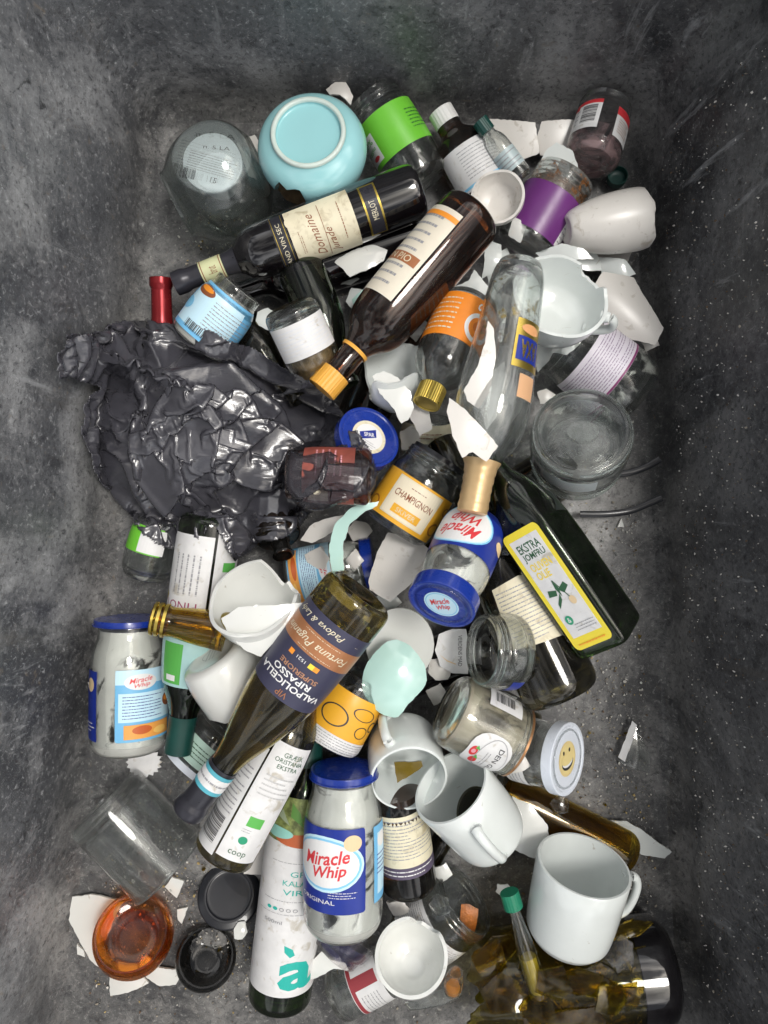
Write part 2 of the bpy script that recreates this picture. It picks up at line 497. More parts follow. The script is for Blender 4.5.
def disc(V, t, r, mat=None, items=(), up=90, side=1, name='sticker', off=.0003, prt='print', parent=None):
    d = V.M.to_3x3().inverted() @ Vector((math.cos(R_(up)), math.sin(R_(up)), 0)); d.z = 0; d.normalize()
    Y = d; X = Y.cross(Vector((0, 0, side))); rr = r * V.R; z = t * V.L
    mp = lambda u, v, o_: X * u + Y * v + Vector((0, 0, z + side * o_))
    par = parent or V.root
    if mat:
        me, ms = art_mesh(name, [(ell(0, 0, 1, 1), [tuple(range(28))], mat, 0)], rr * 2, rr * 2, mp, off)
        par = link(name, me, ms, par, smooth=False)
    if items:
        me, ms = art_mesh(prt, art_polys(items), rr * 2, rr * 2, mp, off + .00012)
        link(prt, me, ms, par, smooth=False)
def cap(V, t0, t1, r, mat, name='lid', ridges=0, step=0, rim=0, items=None, up=90, sticker=None, sr=.6, hollow=False):
    s0, s1 = t0 * V.L, t1 * V.L; rr = r * V.R
    f = (lambda th: 1 + .02 * math.cos(ridges * th)) if ridges else None
    q = [(s0, rr * .97), (s0, rr * 1.0, .3), (s0 + (s1 - s0) * .12, rr, .4), (s1, rr * .99, .12), (s1, rr * .9, .3)]
    if rim: q += [(s1 - rim, rr * .86, .4), (s1 - rim, rr * .5)]
    q += [(q[-1][0], 0)]
    q = [(s0, 0)] + q
    if step: q = [(s0, 0), (s0, rr * 1.04, .3), (s0 + step, rr * 1.04, .4), (s0 + step * 1.2, rr, .3)] + q[3:]
    o = link(name, lathe(name, fillet(q), 72 if ridges else 44, f), mat, V.root)
    if sticker or items:
        zt = (s1 - rim) / V.L
        disc(V, zt, r * sr, sticker, items or (), up=up, parent=o)
    return o
def sleeve(V, t0, t1, mat, name='capsule', off=.0006, lines=0):
    K = 18; pts = []
    for i in range(K + 1):
        s = (t0 + (t1 - t0) * i / K) * V.L
        pts.append((s, V.rad(s) + off + (.0004 * math.sin(i * 2.1) if lines else 0)))
    if t1 >= .995: pts += [(V.L + off, V.rad(V.L) * .95), (V.L + off, 0)]
    return link(name, lathe(name, pts, 36), mat, V.root)
def fill(V, t0, t1, mat, name='contents', k=.93, flat=True):
    pts = []; K = 14
    if flat: pts.append((t0 * V.L, 0))
    for i in range(K + 1):
        s = (t0 + (t1 - t0) * i / K) * V.L
        pts.append((s, max(.001, (V.rad(s) - V.wall) * k)))
    if flat: pts.append((t1 * V.L, 0))
    return link(name, lathe(name, pts, 36), mat, V.root)
def rings(V, ts, mat, name='thread', h=.0012, w=.0012):
    """screw thread bead(s) of the neck"""
    bm = bmesh.new()
    for t in ts:
        r = V.rad(t * V.L); vs = []
        for j in range(40):
            th = 2 * PI * j / 40; line = []
            for k in range(6):
                a = 2 * PI * k / 6; rr = r + h * math.cos(a); line.append(bm.verts.new((rr * math.cos(th), rr * math.sin(th), t * V.L + w * math.sin(a) + .0012 * th / 6)))
            vs.append(line)
        for j in range(39):
            for k in range(6): bm.faces.new((vs[j][k], vs[j + 1][k], vs[j + 1][(k + 1) % 6], vs[j][(k + 1) % 6]))
    return link(name, bm_mesh(name, bm), mat, V.root)
def tube_mesh(name, path, ra, rb, up, n=10, taper=None):
    bm = bmesh.new(); loops = []
    for i, p in enumerate(path):
        d = (path[min(i + 1, len(path) - 1)] - path[max(i - 1, 0)]).normalized()
        s = d.cross(up).normalized(); u = s.cross(d).normalized(); k = taper(i / (len(path) - 1)) if taper else 1
        loops.append([bm.verts.new(p + s * ra * k * math.cos(2 * PI * j / n) + u * rb * k * math.sin(2 * PI * j / n)) for j in range(n)])
    for a, b in zip(loops, loops[1:]):
        for j in range(n): bm.faces.new((a[j], a[(j + 1) % n], b[(j + 1) % n], b[j]))
    bm.faces.new(loops[0][::-1]); bm.faces.new(loops[-1])
    return bm_mesh(name, bm)
def handle(V, px, mat, t0=.22, t1=.86, reach=.55, th=.0048, wd=.0058, z=None):
    a = V.angle_of(px[0], px[1], z); X = Vector((math.cos(a), math.sin(a), 0)); Y = Vector((-math.sin(a), math.cos(a), 0))
    L, R = V.L, V.R; path = []
    s0, s1 = t0 * L, t1 * L; r0, r1 = V.rad(s0) - .003, V.rad(s1) - .003
    ctr = [(s1, r1), (s1 + .004, r1 + R * reach * .75), (s1 - (s1 - s0) * .15, r1 + R * reach * 1.1), ((s0 + s1) / 2, r1 + R * reach * 1.1),
           (s0 + (s1 - s0) * .12, r0 + R * reach * .9), (s0, r0 + R * reach * .35), (s0 - .002, r0)]
    ctr = [(a_, b_, .5 if 0 < i < 6 else 0) for i, (a_, b_) in enumerate(ctr)]
    for s, r in fillet(ctr, 4): path.append(X * r + Vector((0, 0, s)))
    tp = lambda u: 1 + .35 * (abs(2 * u - 1)) ** 6
    return link('handle', tube_mesh('handle', path, wd, th, Y.cross(Vector((0, 0, 1))) if False else Vector((0, 0, 1)).cross(Y), 12, tp), mat, V.root)

# ------------------------------------------------------------------ shards
def shard(layer, name, lab, cat, pts, z, mat, bulge=.004, tilt=(0, 0), thick=.0035, group=None, curl=None, jit=.0006, fixed=False, extra=None, edge=None, smooth=False):
    if smooth:
        n_ = len(pts); Q_ = []
        for i in range(n_):
            p0_, p1_, p2_, p3_ = (Vector(pts[(i + k) % n_]) for k in (-1, 0, 1, 2))
            for k in range(4):
                u = k / 4; Q_.append(tuple(.5 * (2 * p1_ + (p2_ - p0_) * u + (2 * p0_ - 5 * p1_ + 4 * p2_ - p3_) * u * u + (3 * p1_ - p0_ - 3 * p2_ + p3_) * u ** 3)))
        pts = Q_
    cx = sum(p[0] for p in pts) / len(pts); cy_ = sum(p[1] for p in pts) / len(pts)
    def geo(zo):
        C = at(cx, cy_, z + zo); P = [at(a, b, z + zo) - C for a, b in pts]; return C, P
    def hz(x, y, rm):
        q = bulge * (1 - (x * x + y * y) / (rm * rm)) + tilt[0] * x + tilt[1] * y
        if curl: d = x * math.cos(R_(curl[0])) + y * math.sin(R_(curl[0])); q += curl[1] * (1 - (d / rm) ** 2)
        return q
    def spheres(zo):
        C, P = geo(zo); rm = max(p.length for p in P)
        return [(C + Vector((p.x * k, p.y * k, hz(p.x * k, p.y * k, rm))), .003) for p in P for k in (.9, .5)] + [(C + Vector((0, 0, hz(0, 0, rm))), .003)]
    def build(zo):
        C, P = geo(zo); rm = max(p.length for p in P); rnd = random.Random(name + lab)
        Q = []
        for a, b in zip(P, P[1:] + P[:1]):
            m = max(1, int((b - a).length / .004)); nrm = Vector((-(b - a).y, (b - a).x)).normalized() if (b - a).length > 0 else Vector((0, 0))
            for i in range(m):
                p = a.lerp(b, i / m); k = jit * rnd.uniform(-1, 1); Q.append((p.x + nrm.x * k, p.y + nrm.y * k))
        bm = bmesh.new(); f = bm.faces.new([bm.verts.new((x, y, 0)) for x, y in Q]); f.normal_update()
        if f.normal.z < 0: f.normal_flip()
        for ax in (0, 1):
            lo = min(v.co[ax] for v in bm.verts); hi = max(v.co[ax] for v in bm.verts); c = lo + .0061
            while c < hi - .001:
                co = [0, 0, 0]; no = [0, 0, 0]; co[ax] = c; no[ax] = 1
                bmesh.ops.bisect_plane(bm, geom=bm.verts[:] + bm.edges[:] + bm.faces[:], plane_co=co, plane_no=no); c += .0061
        for v in bm.verts: v.co.z = hz(v.co.x, v.co.y, rm)
        bm.normal_update()
        vsn = {v: v.normal.copy() for v in bm.verts}
        g = bmesh.ops.duplicate(bm, geom=bm.verts[:] + bm.edges[:] + bm.faces[:])
        mp = g['vert_map']; top = list(vsn)
        bnd = [e for e in bm.edges if e.is_boundary and e.verts[0] in vsn]
        for v in top: mp[v].co = v.co - vsn[v] * thick
        for fc in [x for x in g['geom'] if isinstance(x, bmesh.types.BMFace)]: fc.normal_flip()
        mi = 0
        for e in bnd:
            a, b = e.verts
            try:
                nf = bm.faces.new((a, b, mp[b], mp[a])); nf.material_index = 1
            except ValueError: pass
        me = bm_mesh(name, bm)
        o = link(name, me, [mat, edge or (RAW if mat in (MINT, TURQ, CER, CERB) else mat)], matrix=Matrix.Translation(C), sharp=35)
        tagit(o, lab, cat, group)
        if extra: extra(o, C, lambda x, y: hz(x, y, rm))
        return o
    SPECS.append(dict(layer=layer, name=name, lab=lab, sph=spheres, nocol=fixed, build=build))
# ------------------------------------------------------------------ the container
def plastic_wall(name, dusty=True):
    m, t, b = mat_base(name)
    tz = N(t, 'ShaderNodeTexCoord'); sz = N(t, 'ShaderNodeSeparateXYZ'); t.links.new(tz.outputs['Object'], sz.inputs[0])
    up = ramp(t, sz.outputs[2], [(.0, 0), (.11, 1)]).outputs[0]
    n1 = nz(t, 3.0, 8, .6, .62); n2 = nz(t, 26, 8, .3, .7)
    n3 = nz(t, 9, 7, .2, .7, stretch=((3, 1, 1), (0, 0, R_(25))))
    c = mixc(t, ramp(t, n1.outputs[0], [(.38, 0), (.66, 1)]).outputs[0], (.046, .047, .050), (.150, .150, .150))
    c = mixc(t, ramp(t, n2.outputs[0], [(.58, 0), (.74, .55)]).outputs[0], c, (.21, .20, .185))
    c = mixc(t, ramp(t, n3.outputs[0], [(.60, 0), (.80, .6)]).outputs[0], c, (.30, .295, .29))
    n7 = nz(t, 14, 6, 1.2, .65)
    c = mixc(t, ramp(t, n7.outputs[0], [(.34, .6), (.44, 0)]).outputs[0], c, (.035, .035, .037))
    if dusty:
        n5 = nz(t, 5.5, 8, .5, .7)
        c = mixc(t, ramp(t, n5.outputs[0], [(.47, 0), (.62, .75)]).outputs[0], c, (.30, .295, .285))
    n8 = nz(t, 150, 8, .6, .75); n9 = nz(t, 48, 6, 1.6, .7)
    c = mixc(t, ramp(t, n8.outputs[0], [(.36, .8), (.48, 0)]).outputs[0], c, (.03, .03, .033))
    c = mixc(t, ramp(t, n8.outputs[0], [(.56, 0), (.68, .8)]).outputs[0], c, (.40, .395, .38))
    c = mixc(t, ramp(t, n9.outputs[0], [(.30, .85), (.40, 0)]).outputs[0], c, (.022, .022, .023))
    c = mixc(t, ramp(t, n9.outputs[0], [(.62, 0), (.72, .7)]).outputs[0], c, (.17, .13, .09))
    tc = N(t, 'ShaderNodeTexCoord')
    for sc, lo, hi, col in ((260, .15, .22, (.50, .49, .47)), (150, .11, .16, (.44, .41, .36)), (80, .06, .09, (.48, .46, .42))):
        v = N(t, 'ShaderNodeTexVoronoi', i_Scale=sc); v.inputs['Randomness'].default_value = 1
        wp = nz(t, 300, 2)
        mm = mixc(t, .02, tc.outputs['Object'], wp.outputs[1], 'LINEAR_LIGHT')
        t.links.new(mm, v.inputs['Vector'])
        msk = ramp(t, v.outputs['Distance'], [(lo, 1), (hi, 0)])
        pat = nz(t, 6 + sc / 60, 4)
        pm = ramp(t, pat.outputs[0], [(.40, 0), (.55, 1)])
        hsh = N(t, 'ShaderNodeSeparateColor'); t.links.new(v.outputs['Color'], hsh.inputs[0])
        hm = ramp(t, hsh.outputs[0], [(.62, 0), (.66, 1)])
        a = N(t, 'ShaderNodeMath', operation='MULTIPLY'); t.links.new(msk.outputs[0], a.inputs[0]); t.links.new(pm.outputs[0], a.inputs[1])
        a2 = N(t, 'ShaderNodeMath', operation='MULTIPLY'); t.links.new(a.outputs[0], a2.inputs[0]); t.links.new(hm.outputs[0], a2.inputs[1])
        c = mixc(t, a2.outputs[0], c, col)
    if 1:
        c0 = c; side_shade = ramp(t, sz.outputs[0], [(.0, (1.16, 1.20, 1.27)), (.36, (.56, .57, .60))]).outputs[0]  # left wall lightened, right wall darkened: the side light put into the colour
        c = mixc(t, 1.0, c, side_shade, 'MULTIPLY')
        # long scrape marks down the walls and rusty runs
        for k, (st, rz) in enumerate((((30, 30, 2.2), 0), ((18, 18, 1.4), .5))):
            n10 = nz(t, 1.6, 5, .4, .7, stretch=(st, (R_(14 * (k + 1)), R_(-10), rz)))
            c = mixc(t, ramp(t, n10.outputs[0], [(.60, 0), (.72, .55)]).outputs[0], c, (.36, .37, .38) if k == 0 else (.09, .085, .08))
        n11 = nz(t, 7, 5, .8, .6)
        c = mixc(t, ramp(t, n11.outputs[0], [(.70, 0), (.76, .8)]).outputs[0], c, (.26, .17, .09))
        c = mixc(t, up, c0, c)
    t.links.new(c, b.inputs['Base Color'])
    rr = ramp(t, n2.outputs[0], [(.35, .28), (.7, .55)]); t.links.new(rr.outputs[0], b.inputs['Roughness'])
    n6 = nz(t, 60, 8, .2, .7); bump(t, b, n6.outputs[0], .35, .002)
    return m
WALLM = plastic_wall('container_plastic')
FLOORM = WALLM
# plan of the container: corners of the floor, a flared, rounded box (x, y)
PLAN = [(-.315, .545), (.355, .545), (.425, -.86), (-.47, -.86)]
def plan_ring(grow, rad, n=8):
    out = []; P = [Vector(p) for p in PLAN]; c = sum(P, Vector((0, 0))) / 4
    Q = []
    for p in P: Q.append(Vector((p.x + math.copysign(grow, p.x - c.x), p.y + math.copysign(grow, p.y - c.y))))
    for i in range(4):
        a, b, d = Q[i - 1], Q[i], Q[(i + 1) % 4]
        s = b + (a - b).normalized() * rad; e = b + (d - b).normalized() * rad
        for k in range(n + 1):
            u = k / n; out.append(s * (1 - u) ** 2 + b * 2 * u * (1 - u) + e * u * u)
    # subdivide straight sides
    res = []
    for p, q in zip(out, out[1:] + out[:1]):
        m = max(1, int((q - p).length / .06))
        for k in range(m): res.append(p.lerp(q, k / m))
    return res
def wall_profile():
    pr = []
    for k in range(9):
        th = PI / 2 * k / 8; pr.append((-.034 + .034 * math.sin(th), .045 - .052 * math.cos(th)))
    for k in range(1, 13): z = .045 + (.40 - .045) * k / 12; pr.append((.15 * (z - .045), z))
    pr += [(.058, .408), (.088, .408), (.094, .37), (.072, .36), (.065, .3), (.02, -.012)]
    return pr
bm = bmesh.new(); rws = []
base_ring = plan_ring(0, .055)
cen = Vector((-.001, -.16))
for g, z in wall_profile():
    ring = []
    for p in base_ring:
        d = Vector((math.copysign(1, p.x - cen.x) * min(1, abs(p.x - cen.x) / .3), math.copysign(1, p.y - cen.y) * min(1, abs(p.y - cen.y) / .6)))
        w = .0045 * noise.noise((p.x * 4, p.y * 4, z * 4)) if z > .02 else 0
        ring.append(bm.verts.new((p.x + d.x * (g + w), p.y + d.y * (g + w), z)))
    rws.append(ring)
for a, b in zip(rws, rws[1:]):
    for j in range(len(a)):
        bm.faces.new((a[j], a[(j + 1) % len(a)], b[(j + 1) % len(a)], b[j]))
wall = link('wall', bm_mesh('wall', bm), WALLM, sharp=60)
tagit(wall, 'scuffed dark grey plastic container walls with rounded corners around the heap', 'container', kind='structure')
bm = bmesh.new(); fl = []
NX, NY = 60, 100
gr = [[None] * (NX + 1) for _ in range(NY + 1)]
for j in range(NY + 1):
    for i in range(NX + 1):
        v = j / NY; y = .545 - .012 - v * (1.405 - .024); k = v
        x0 = -.315 + (-.47 + .315) * k + .012; x1 = .355 + (.425 - .355) * k - .012
        x = x0 + (x1 - x0) * i / NX
        gr[j][i] = bm.verts.new((x, y, -.0002 + .0012 * noise.noise((x * 9, y * 9, 0)) - .0015))
for j in range(NY):
    for i in range(NX): bm.faces.new((gr[j][i], gr[j][i + 1], gr[j + 1][i + 1], gr[j + 1][i]))
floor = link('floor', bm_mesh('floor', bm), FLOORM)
tagit(floor, 'dirty dark plastic container floor dusted with fine crumbs', 'floor', kind='structure')

# ------------------------------------------------------------------ profiles: (position along the axis, radius, rounding)
JAR = [(.05, .98, .5), (.1, 1, .3), (.76, 1, .5), (.87, .86, .4), (1, .86)]
JARW = [(.05, .95, .5), (.12, 1, .4), (.72, 1, .5), (.86, .80, .4), (.90, .79, .3), (1, .79)]
SQUAT = [(.06, .95, .5), (.14, 1, .4), (.70, 1, .4), (.80, .90, .4), (1, .90)]
WINE = [(.015, .97, .5), (.05, 1, .3), (.62, 1, .5), (.705, .88, .5), (.745, .42, .5), (.80, .37, .3), (.955, .36, .1), (.958, .42, .2), (1, .41)]
BURG = [(.015, .97, .5), (.05, 1, .3), (.42, 1, .5), (.60, .72, .5), (.73, .42, .5), (.80, .39, .3), (.955, .38, .1), (.958, .44, .2), (1, .43)]
MUG = [(.03, .84, .5), (.10, .93, .5), (.4, .97, .5), (1, 1)]
BROWN = INK
BR = ink(.25, .08, .03); PINK = ink(.75, .35, .40); TEAL = ink(.02, .42, .36); BEIGE = ink(.72, .55, .33); COPPER = pbr('copper_print', (.46, .20, .09), .35, metal=.3, var=.1)
DKG = ink(.02, .10, .04); VIOLET = pbr('purple_label', (.16, .035, .20), .35, var=.08); SLATE = pbr('slate_label', (.045, .045, .085), .42, var=.1)
GRNL = pbr('green_label', (.16, .55, .04), .4, var=.06); ORL = pbr('orange_label', (.86, .26, .02), .4, var=.06); AMBL = pbr('amber_label', (.82, .42, .03), .4, var=.07)
YELL = pbr('yellow_label', (.85, .70, .05), .4, var=.04); BLUP = pbr('blue_label', (.010, .03, .27), .35, var=.08); SKYL = pbr('sky_blue_label', (.18, .50, .80), .4, var=.12, scale=20)
MAYO = residue('mayonnaise_smears', (.88, .87, .82), .37, .43, 15)
MAYO2 = residue('thin_white_smears', (.66, .66, .62), .54, .66, 24)
HERB = pbr('dried_herbs', (.24, .15, .05), .7, var=.6, scale=120, bmp=.6)
DREG = residue('yellow_dregs', (.45, .34, .02), .45, .62, 30)
RUSTY = residue('brown_food_residue', (.40, .14, .02), .50, .58, 45)
CREAMR = residue('cream_residue', (.62, .55, .42), .30, .50, 12)

def MWfront(): # blue front label of the dressing jar
    return [('e', -.02, .08, 1.0, .66, PALEB), ('e', -.02, .08, .94, .60, SKYB), ('e', -.02, .08, .88, .55, WHT),
            ('t', 'Miracle', .0, .15, .62, .16, RED, 12, .35, .02), ('t', 'Whip', .06, -.02, .42, .18, RED, 12, .35, .02),
            ('e', .34, .34, .22, .19, BEIGE), ('t', 'ORIGINAL', -.12, -.36, .5, .05, WHT), ('lines', .22, -.27, .34, .09, 3, WHT)]
def MWback():
    return [('r', 0, .40, 1, .2, PALEB), ('e', -.12, .33, .50, .22, WHT), ('t', 'Miracle', -.12, .36, .36, .07, RED, 8, .35, .01), ('t', 'Whip', -.10, .28, .24, .07, RED, 8, .35, .01),
            ('r', 0, -.02, .9, .40, PALEB), ('lines', -.08, -.02, .62, .34, 8, NAVY), ('e', .38, .02, .26, .20, BR), ('e', .38, .04, .20, .10, ORNG),
            ('r', .02, -.36, .78, .20, ink(.8, .36, .08)), ('e', -.1, -.34, .3, .12, ink(.55, .12, .03)), ('e', .2, -.38, .25, .10, ink(.9, .55, .15))]

# ================================================================== THE HEAP, from the floor up
# ---- shards and lids that lie on the floor
G_SH = 'broken white crockery pieces on the floor'
shard(0, 'ceramic_shard', 'big white curved shard under the left edge of the orange glass', 'shard', [(73, 896), (95, 893), (124, 900), (114, 920), (104, 945), (110, 975), (92, 960), (70, 918)], .004, CER, bulge=.006)
shard(0, 'ceramic_shard', 'white wedge shard below the orange glass', 'shard', [(110, 968), (138, 970), (149, 983), (132, 990), (110, 996)], .004, CER)
shard(0, 'ceramic_shard', 'white curved shard between the orange glass and the round black bowl', 'shard', [(148, 958), (160, 966), (183, 970), (176, 984), (160, 985), (140, 972)], .004, CER)
shard(0, 'ceramic_shard', 'small white four sided shard under the rim of the clear tumbler', 'shard', [(172, 877), (184, 881), (177, 898), (165, 887)], .003, CER, bulge=.001)
shard(0, 'ceramic_shard', 'tiny white striped shard left of the black lid', 'shard', [(177, 909), (188, 907), (182, 924), (178, 920)], .003, CER, bulge=.001)
shard(0, 'ceramic_shard', 'tiny white chip beside the big shard at the lower left', 'shard', [(77, 944), (84, 950), (85, 957), (77, 954)], .003, CER, bulge=.001)
shard(0, 'ceramic_shard', 'small white chip at the left side of the big blue labelled jar', 'shard', [(88, 682), (94, 686), (94, 697), (89, 692)], .02, CERW, bulge=.001)
shard(0, 'ceramic_shard', 'long pointed white shard at the lower right beside the green bottle', 'shard', [(598, 820), (626, 820), (640, 828), (671, 851), (664, 857), (640, 853), (628, 842)], .010, CERB, bulge=.006)
def glued(o, C, hz):
    V = Vessel()
shard(0, 'glass_shard', 'clear curved glass shard lying alone on the floor at the right', 'shard', [(633, 720), (640, 735), (648, 752), (649, 772), (634, 768), (619, 762)], .004, CLEAR, bulge=.008, thick=.002, fixed=True)
shard(.1, 'paper_strip', 'narrow white paper strip stuck on the clear shard at the right', 'paper scrap', [(632, 721), (637, 725), (625, 762), (618, 757)], .013, PAPER, bulge=.001, thick=.0005, fixed=True)
shard(0, 'ceramic_shard', 'tiny white triangular chip on the dark floor right of the square oil bottle', 'shard', [(617, 527), (622, 518), (624, 527)], .003, CER, bulge=0)
for i, (x, y, s) in enumerate([(594, 771, 3), (636, 628, 3), (700, 884, 3), (612, 462, 3), (219, 516, 3), (196, 905, 3)]):
    pass
shard(0, 'ceramic_shard', 'flat white shard top centre between the green capped vial and the clear jar', 'shard', [(488, 120), (534, 126), (539, 154), (516, 162), (497, 150)], .03, CERW, bulge=.004, tilt=(.1, .2))
shard(0, 'ceramic_shard', 'flat white shard leaning beside the upper right clear jar', 'shard', [(541, 123), (574, 122), (572, 140), (560, 156), (541, 154), (536, 140)], .03, CERW, bulge=.003, tilt=(.05, .2))
shard(2, 'ceramic_shard', 'pale curved shard standing behind the purple labelled jar', 'shard', [(545, 152), (556, 144), (572, 152), (580, 174), (560, 168), (537, 176), (540, 162)], .06, CERB, bulge=.006)
shard(0, 'ceramic_shard', 'white cup fragment between the clear bowl and the turquoise bowl', 'shard', [(243, 140), (255, 135), (264, 150), (264, 178), (250, 176), (245, 160)], .03, CERW, bulge=.006)
shard(1, 'ceramic_shard', 'small white broken cup piece behind the turquoise bowl', 'shard', [(326, 90), (337, 82), (346, 84), (353, 97), (351, 105), (340, 97), (330, 96)], .055, CERW, bulge=.006, thick=.004)
shard(.5, 'bark_piece', 'brown weathered wood piece poking out under the turquoise bowl', 'wood', [(274, 184), (288, 178), (302, 190), (309, 200), (300, 206), (286, 200)], .05, pbr('bark', (.22, .14, .07), .8, var=.6, scale=90, bmp=.8), bulge=.003)

# ---- bottom layer bottles mostly hidden by the heap
def bottle_hidden(layer, lab, p0, p1, R, mat, prof=WINE, parts=(), **kw):
    vessel(layer, 'wine_bottle', lab, 'bottle', p0, p1, R, prof, mat, parts=parts, **kw)
bottle_hidden(1, 'black bottle lying under the black wine bottle with cream label', (420, 235, .04), (215, 300, .036), 27, BLACKG, solid=True)
bottle_hidden(1, 'bottle with shiny red foil neck poking out above the plastic bag', (166, 470, .035), (161, 278, .075), 26, BLACKG, solid=True, parts=[(sleeve, dict(t0=.76, t1=1, mat=REDC))])
bottle_hidden(1, 'dark green bottle wedged behind the clear herb jar', (300, 268, .03), (350, 385, .05), 24, GREENG, BURG)
bottle_hidden(1.2, 'dark bottle in the gap right of the plastic bag top', (225, 310, .03), (300, 400, .06), 24, OLIVED, BURG)
bottle_hidden(1, 'dark brown bottle deep under the blue lid and the broken plates', (410, 300, .035), (330, 500, .05), 26, BROWNG, solid=True)
bottle_hidden(1, 'dark olive bottle deep under the tan capped clear bottle', (560, 470, .04), (420, 560, .05), 28, OLIVED)
bottle_hidden(1, 'dark bottle deep below the wine bottle with slate label', (330, 640, .03), (250, 800, .05), 26, BROWNG, BURG, solid=True)
bottle_hidden(1, 'dark olive bottle lying under the white mugs', (520, 700, .04), (420, 880, .045), 28, OLIVED)
bottle_hidden(1, 'black bottle under the strawberry jar and white cup', (500, 640, .03), (330, 700, .05), 26, BLACKG, solid=True)

# ---- top left
vessel(1, 'plastic_tub', 'small frosted white tub with printed oval foil lid inside the clear glass bowl', 'tub', (223, 187, .012), (213, 163, .080), 28,
       [(.03, .55, .4), (.9, .92), (1, 1)], pbr('frosted_plastic', (.78, .86, .88), .35, var=.08), body='cup', wall=.001, nocol=True, n=32,
       parts=[(cap, dict(t0=.97, t1=1.02, r=1.03, mat=pbr('foil_lid', (.84, .88, .93), .35, var=.06), name='foil_lid', sr=.9, up=75,
                         items=[('t', 'n. 5 LA', .0, .28, .5, .07, INK, 15), ('lines', 0, -.05, .9, .36, 8, GREY), ('bar', -.4, -.32, .3, .18), ('t', '15', .1, -.32, .12, .10, INK)]))])
vessel(1, 'glass_bowl', 'large clear round glass bowl lying on its side at the upper left', 'glass bowl', (262, 163, .058), (177, 205, .056), 55,
       [(.04, .58, .5), (.16, .90, .5), (.42, 1.06, .5), (.78, .92, .5), (.96, .60, .3), (1, .60)], CLEARG, wall=.0028, nocol=True, n=56)
vessel(3, 'ceramic_bowl', 'turquoise glazed bowl turned upside down with a pale foot ring', 'bowl', (308, 132, .078), (315, 160, .022), 56,
       [(.10, 0), (.10, .50), (.09, .565, .3), (.0, .585, .3), (.0, .645, .4), (.08, .67, .3), (.24, .90, .5), (.55, 1.0, .5), (.85, .96, .5), (1, .90)], TURQ, rawbase=True, wall=.004, n=72,
       parts=[], notches=[(288, 198, 50, .66)], body='bowl_body')
def foot_ring():
    V = [s for s in BUILT if 'foot ring' in s.root.get('label', '')][0]
    pts = fillet([(.02 * V.L, .56 * V.R), (-.012 * V.L, .585 * V.R, .5), (-.014 * V.L, .64 * V.R, .5), (.02 * V.L, .665 * V.R)])
    link('foot_ring', lathe('foot_ring', [(.03 * V.L, .572 * V.R), (-.010 * V.L, .575 * V.R), (-.03 * V.L, .59 * V.R), (-.036 * V.L, .615 * V.R), (-.03 * V.L, .64 * V.R), (-.01 * V.L, .655 * V.R), (.03 * V.L, .658 * V.R)], 56), pbr('foot_ring_glaze', (.62, .72, .67), .4, var=.08), V.root)
vessel(2, 'glass_jar', 'tall clear jar with bright green label right of the turquoise bowl', 'jar', (424, 186, .036), (372, 98, .050), 31,
       [(.05, .95, .5), (.12, 1, .4), (.80, 1, .4), (.86, .86, .4), (.92, .88, .3), (1, .86)], CLEAR,
       parts=[(label, dict(t0=.34, t1=.78, aw=200, ac=10, mat=GRNL, items=[('r', -.36, -.08, .26, .62, WHT), ('t', '100%', -.36, .08, .2, .12, GRN, 0, 0, .01), ('t', 'veggie', -.36, -.10, .2, .12, GRN, 10, .2), ('e', -.32, -.28, .1, .1, RED), ('lines', .25, .0, .2, .5, 6, DKG)])),
              (rings, dict(ts=(.88, .93), mat=CLEAR)), (fill, dict(t0=.04, t1=.3, mat=MAYO2, name='residue', k=.98))])
vessel(2, 'medicine_bottle', 'dark brown pharmacy bottle with white ribbed cap and pale label', 'bottle', (492, 202, .034), (443, 116, .048), 29,
       [(.03, .97, .5), (.06, 1, .3), (.66, 1, .5), (.80, .46, .5), (.84, .42, .4), (1, .42)], BROWNG, solid=True,
       parts=[(cap, dict(t0=.90, t1=1.06, r=.44, mat=pbr('white_cap', (.78, .78, .76), .35), ridges=22, name='ribbed_cap')),
              (label, dict(t0=.16, t1=.60, aw=170, ac=28, items=[('lines', .1, .05, .7, .7, 9, GREY), ('r', 0, -.42, 1, .06, SKYB)]))])
vessel(2, 'glass_vial', 'slim clear vial with dark green cap at the top of the heap', 'vial', (523, 180, .03), (482, 124, .045), 12,
       [(.04, .95, .4), (.1, 1), (.7, 1, .5), (.8, .55, .4), (1, .5)], CLEAR, wall=.0015, n=28, base=.002, punt=.001,
       parts=[(cap, dict(t0=.86, t1=1.06, r=.66, mat=DKGREENC, ridges=16, name='screw_cap')), (label, dict(t0=.2, t1=.5, aw=160, items=[('lines', 0, 0, .8, .8, 4, GREY)], mat=pbr('film_label', (.5, .6, .62), .4)))])
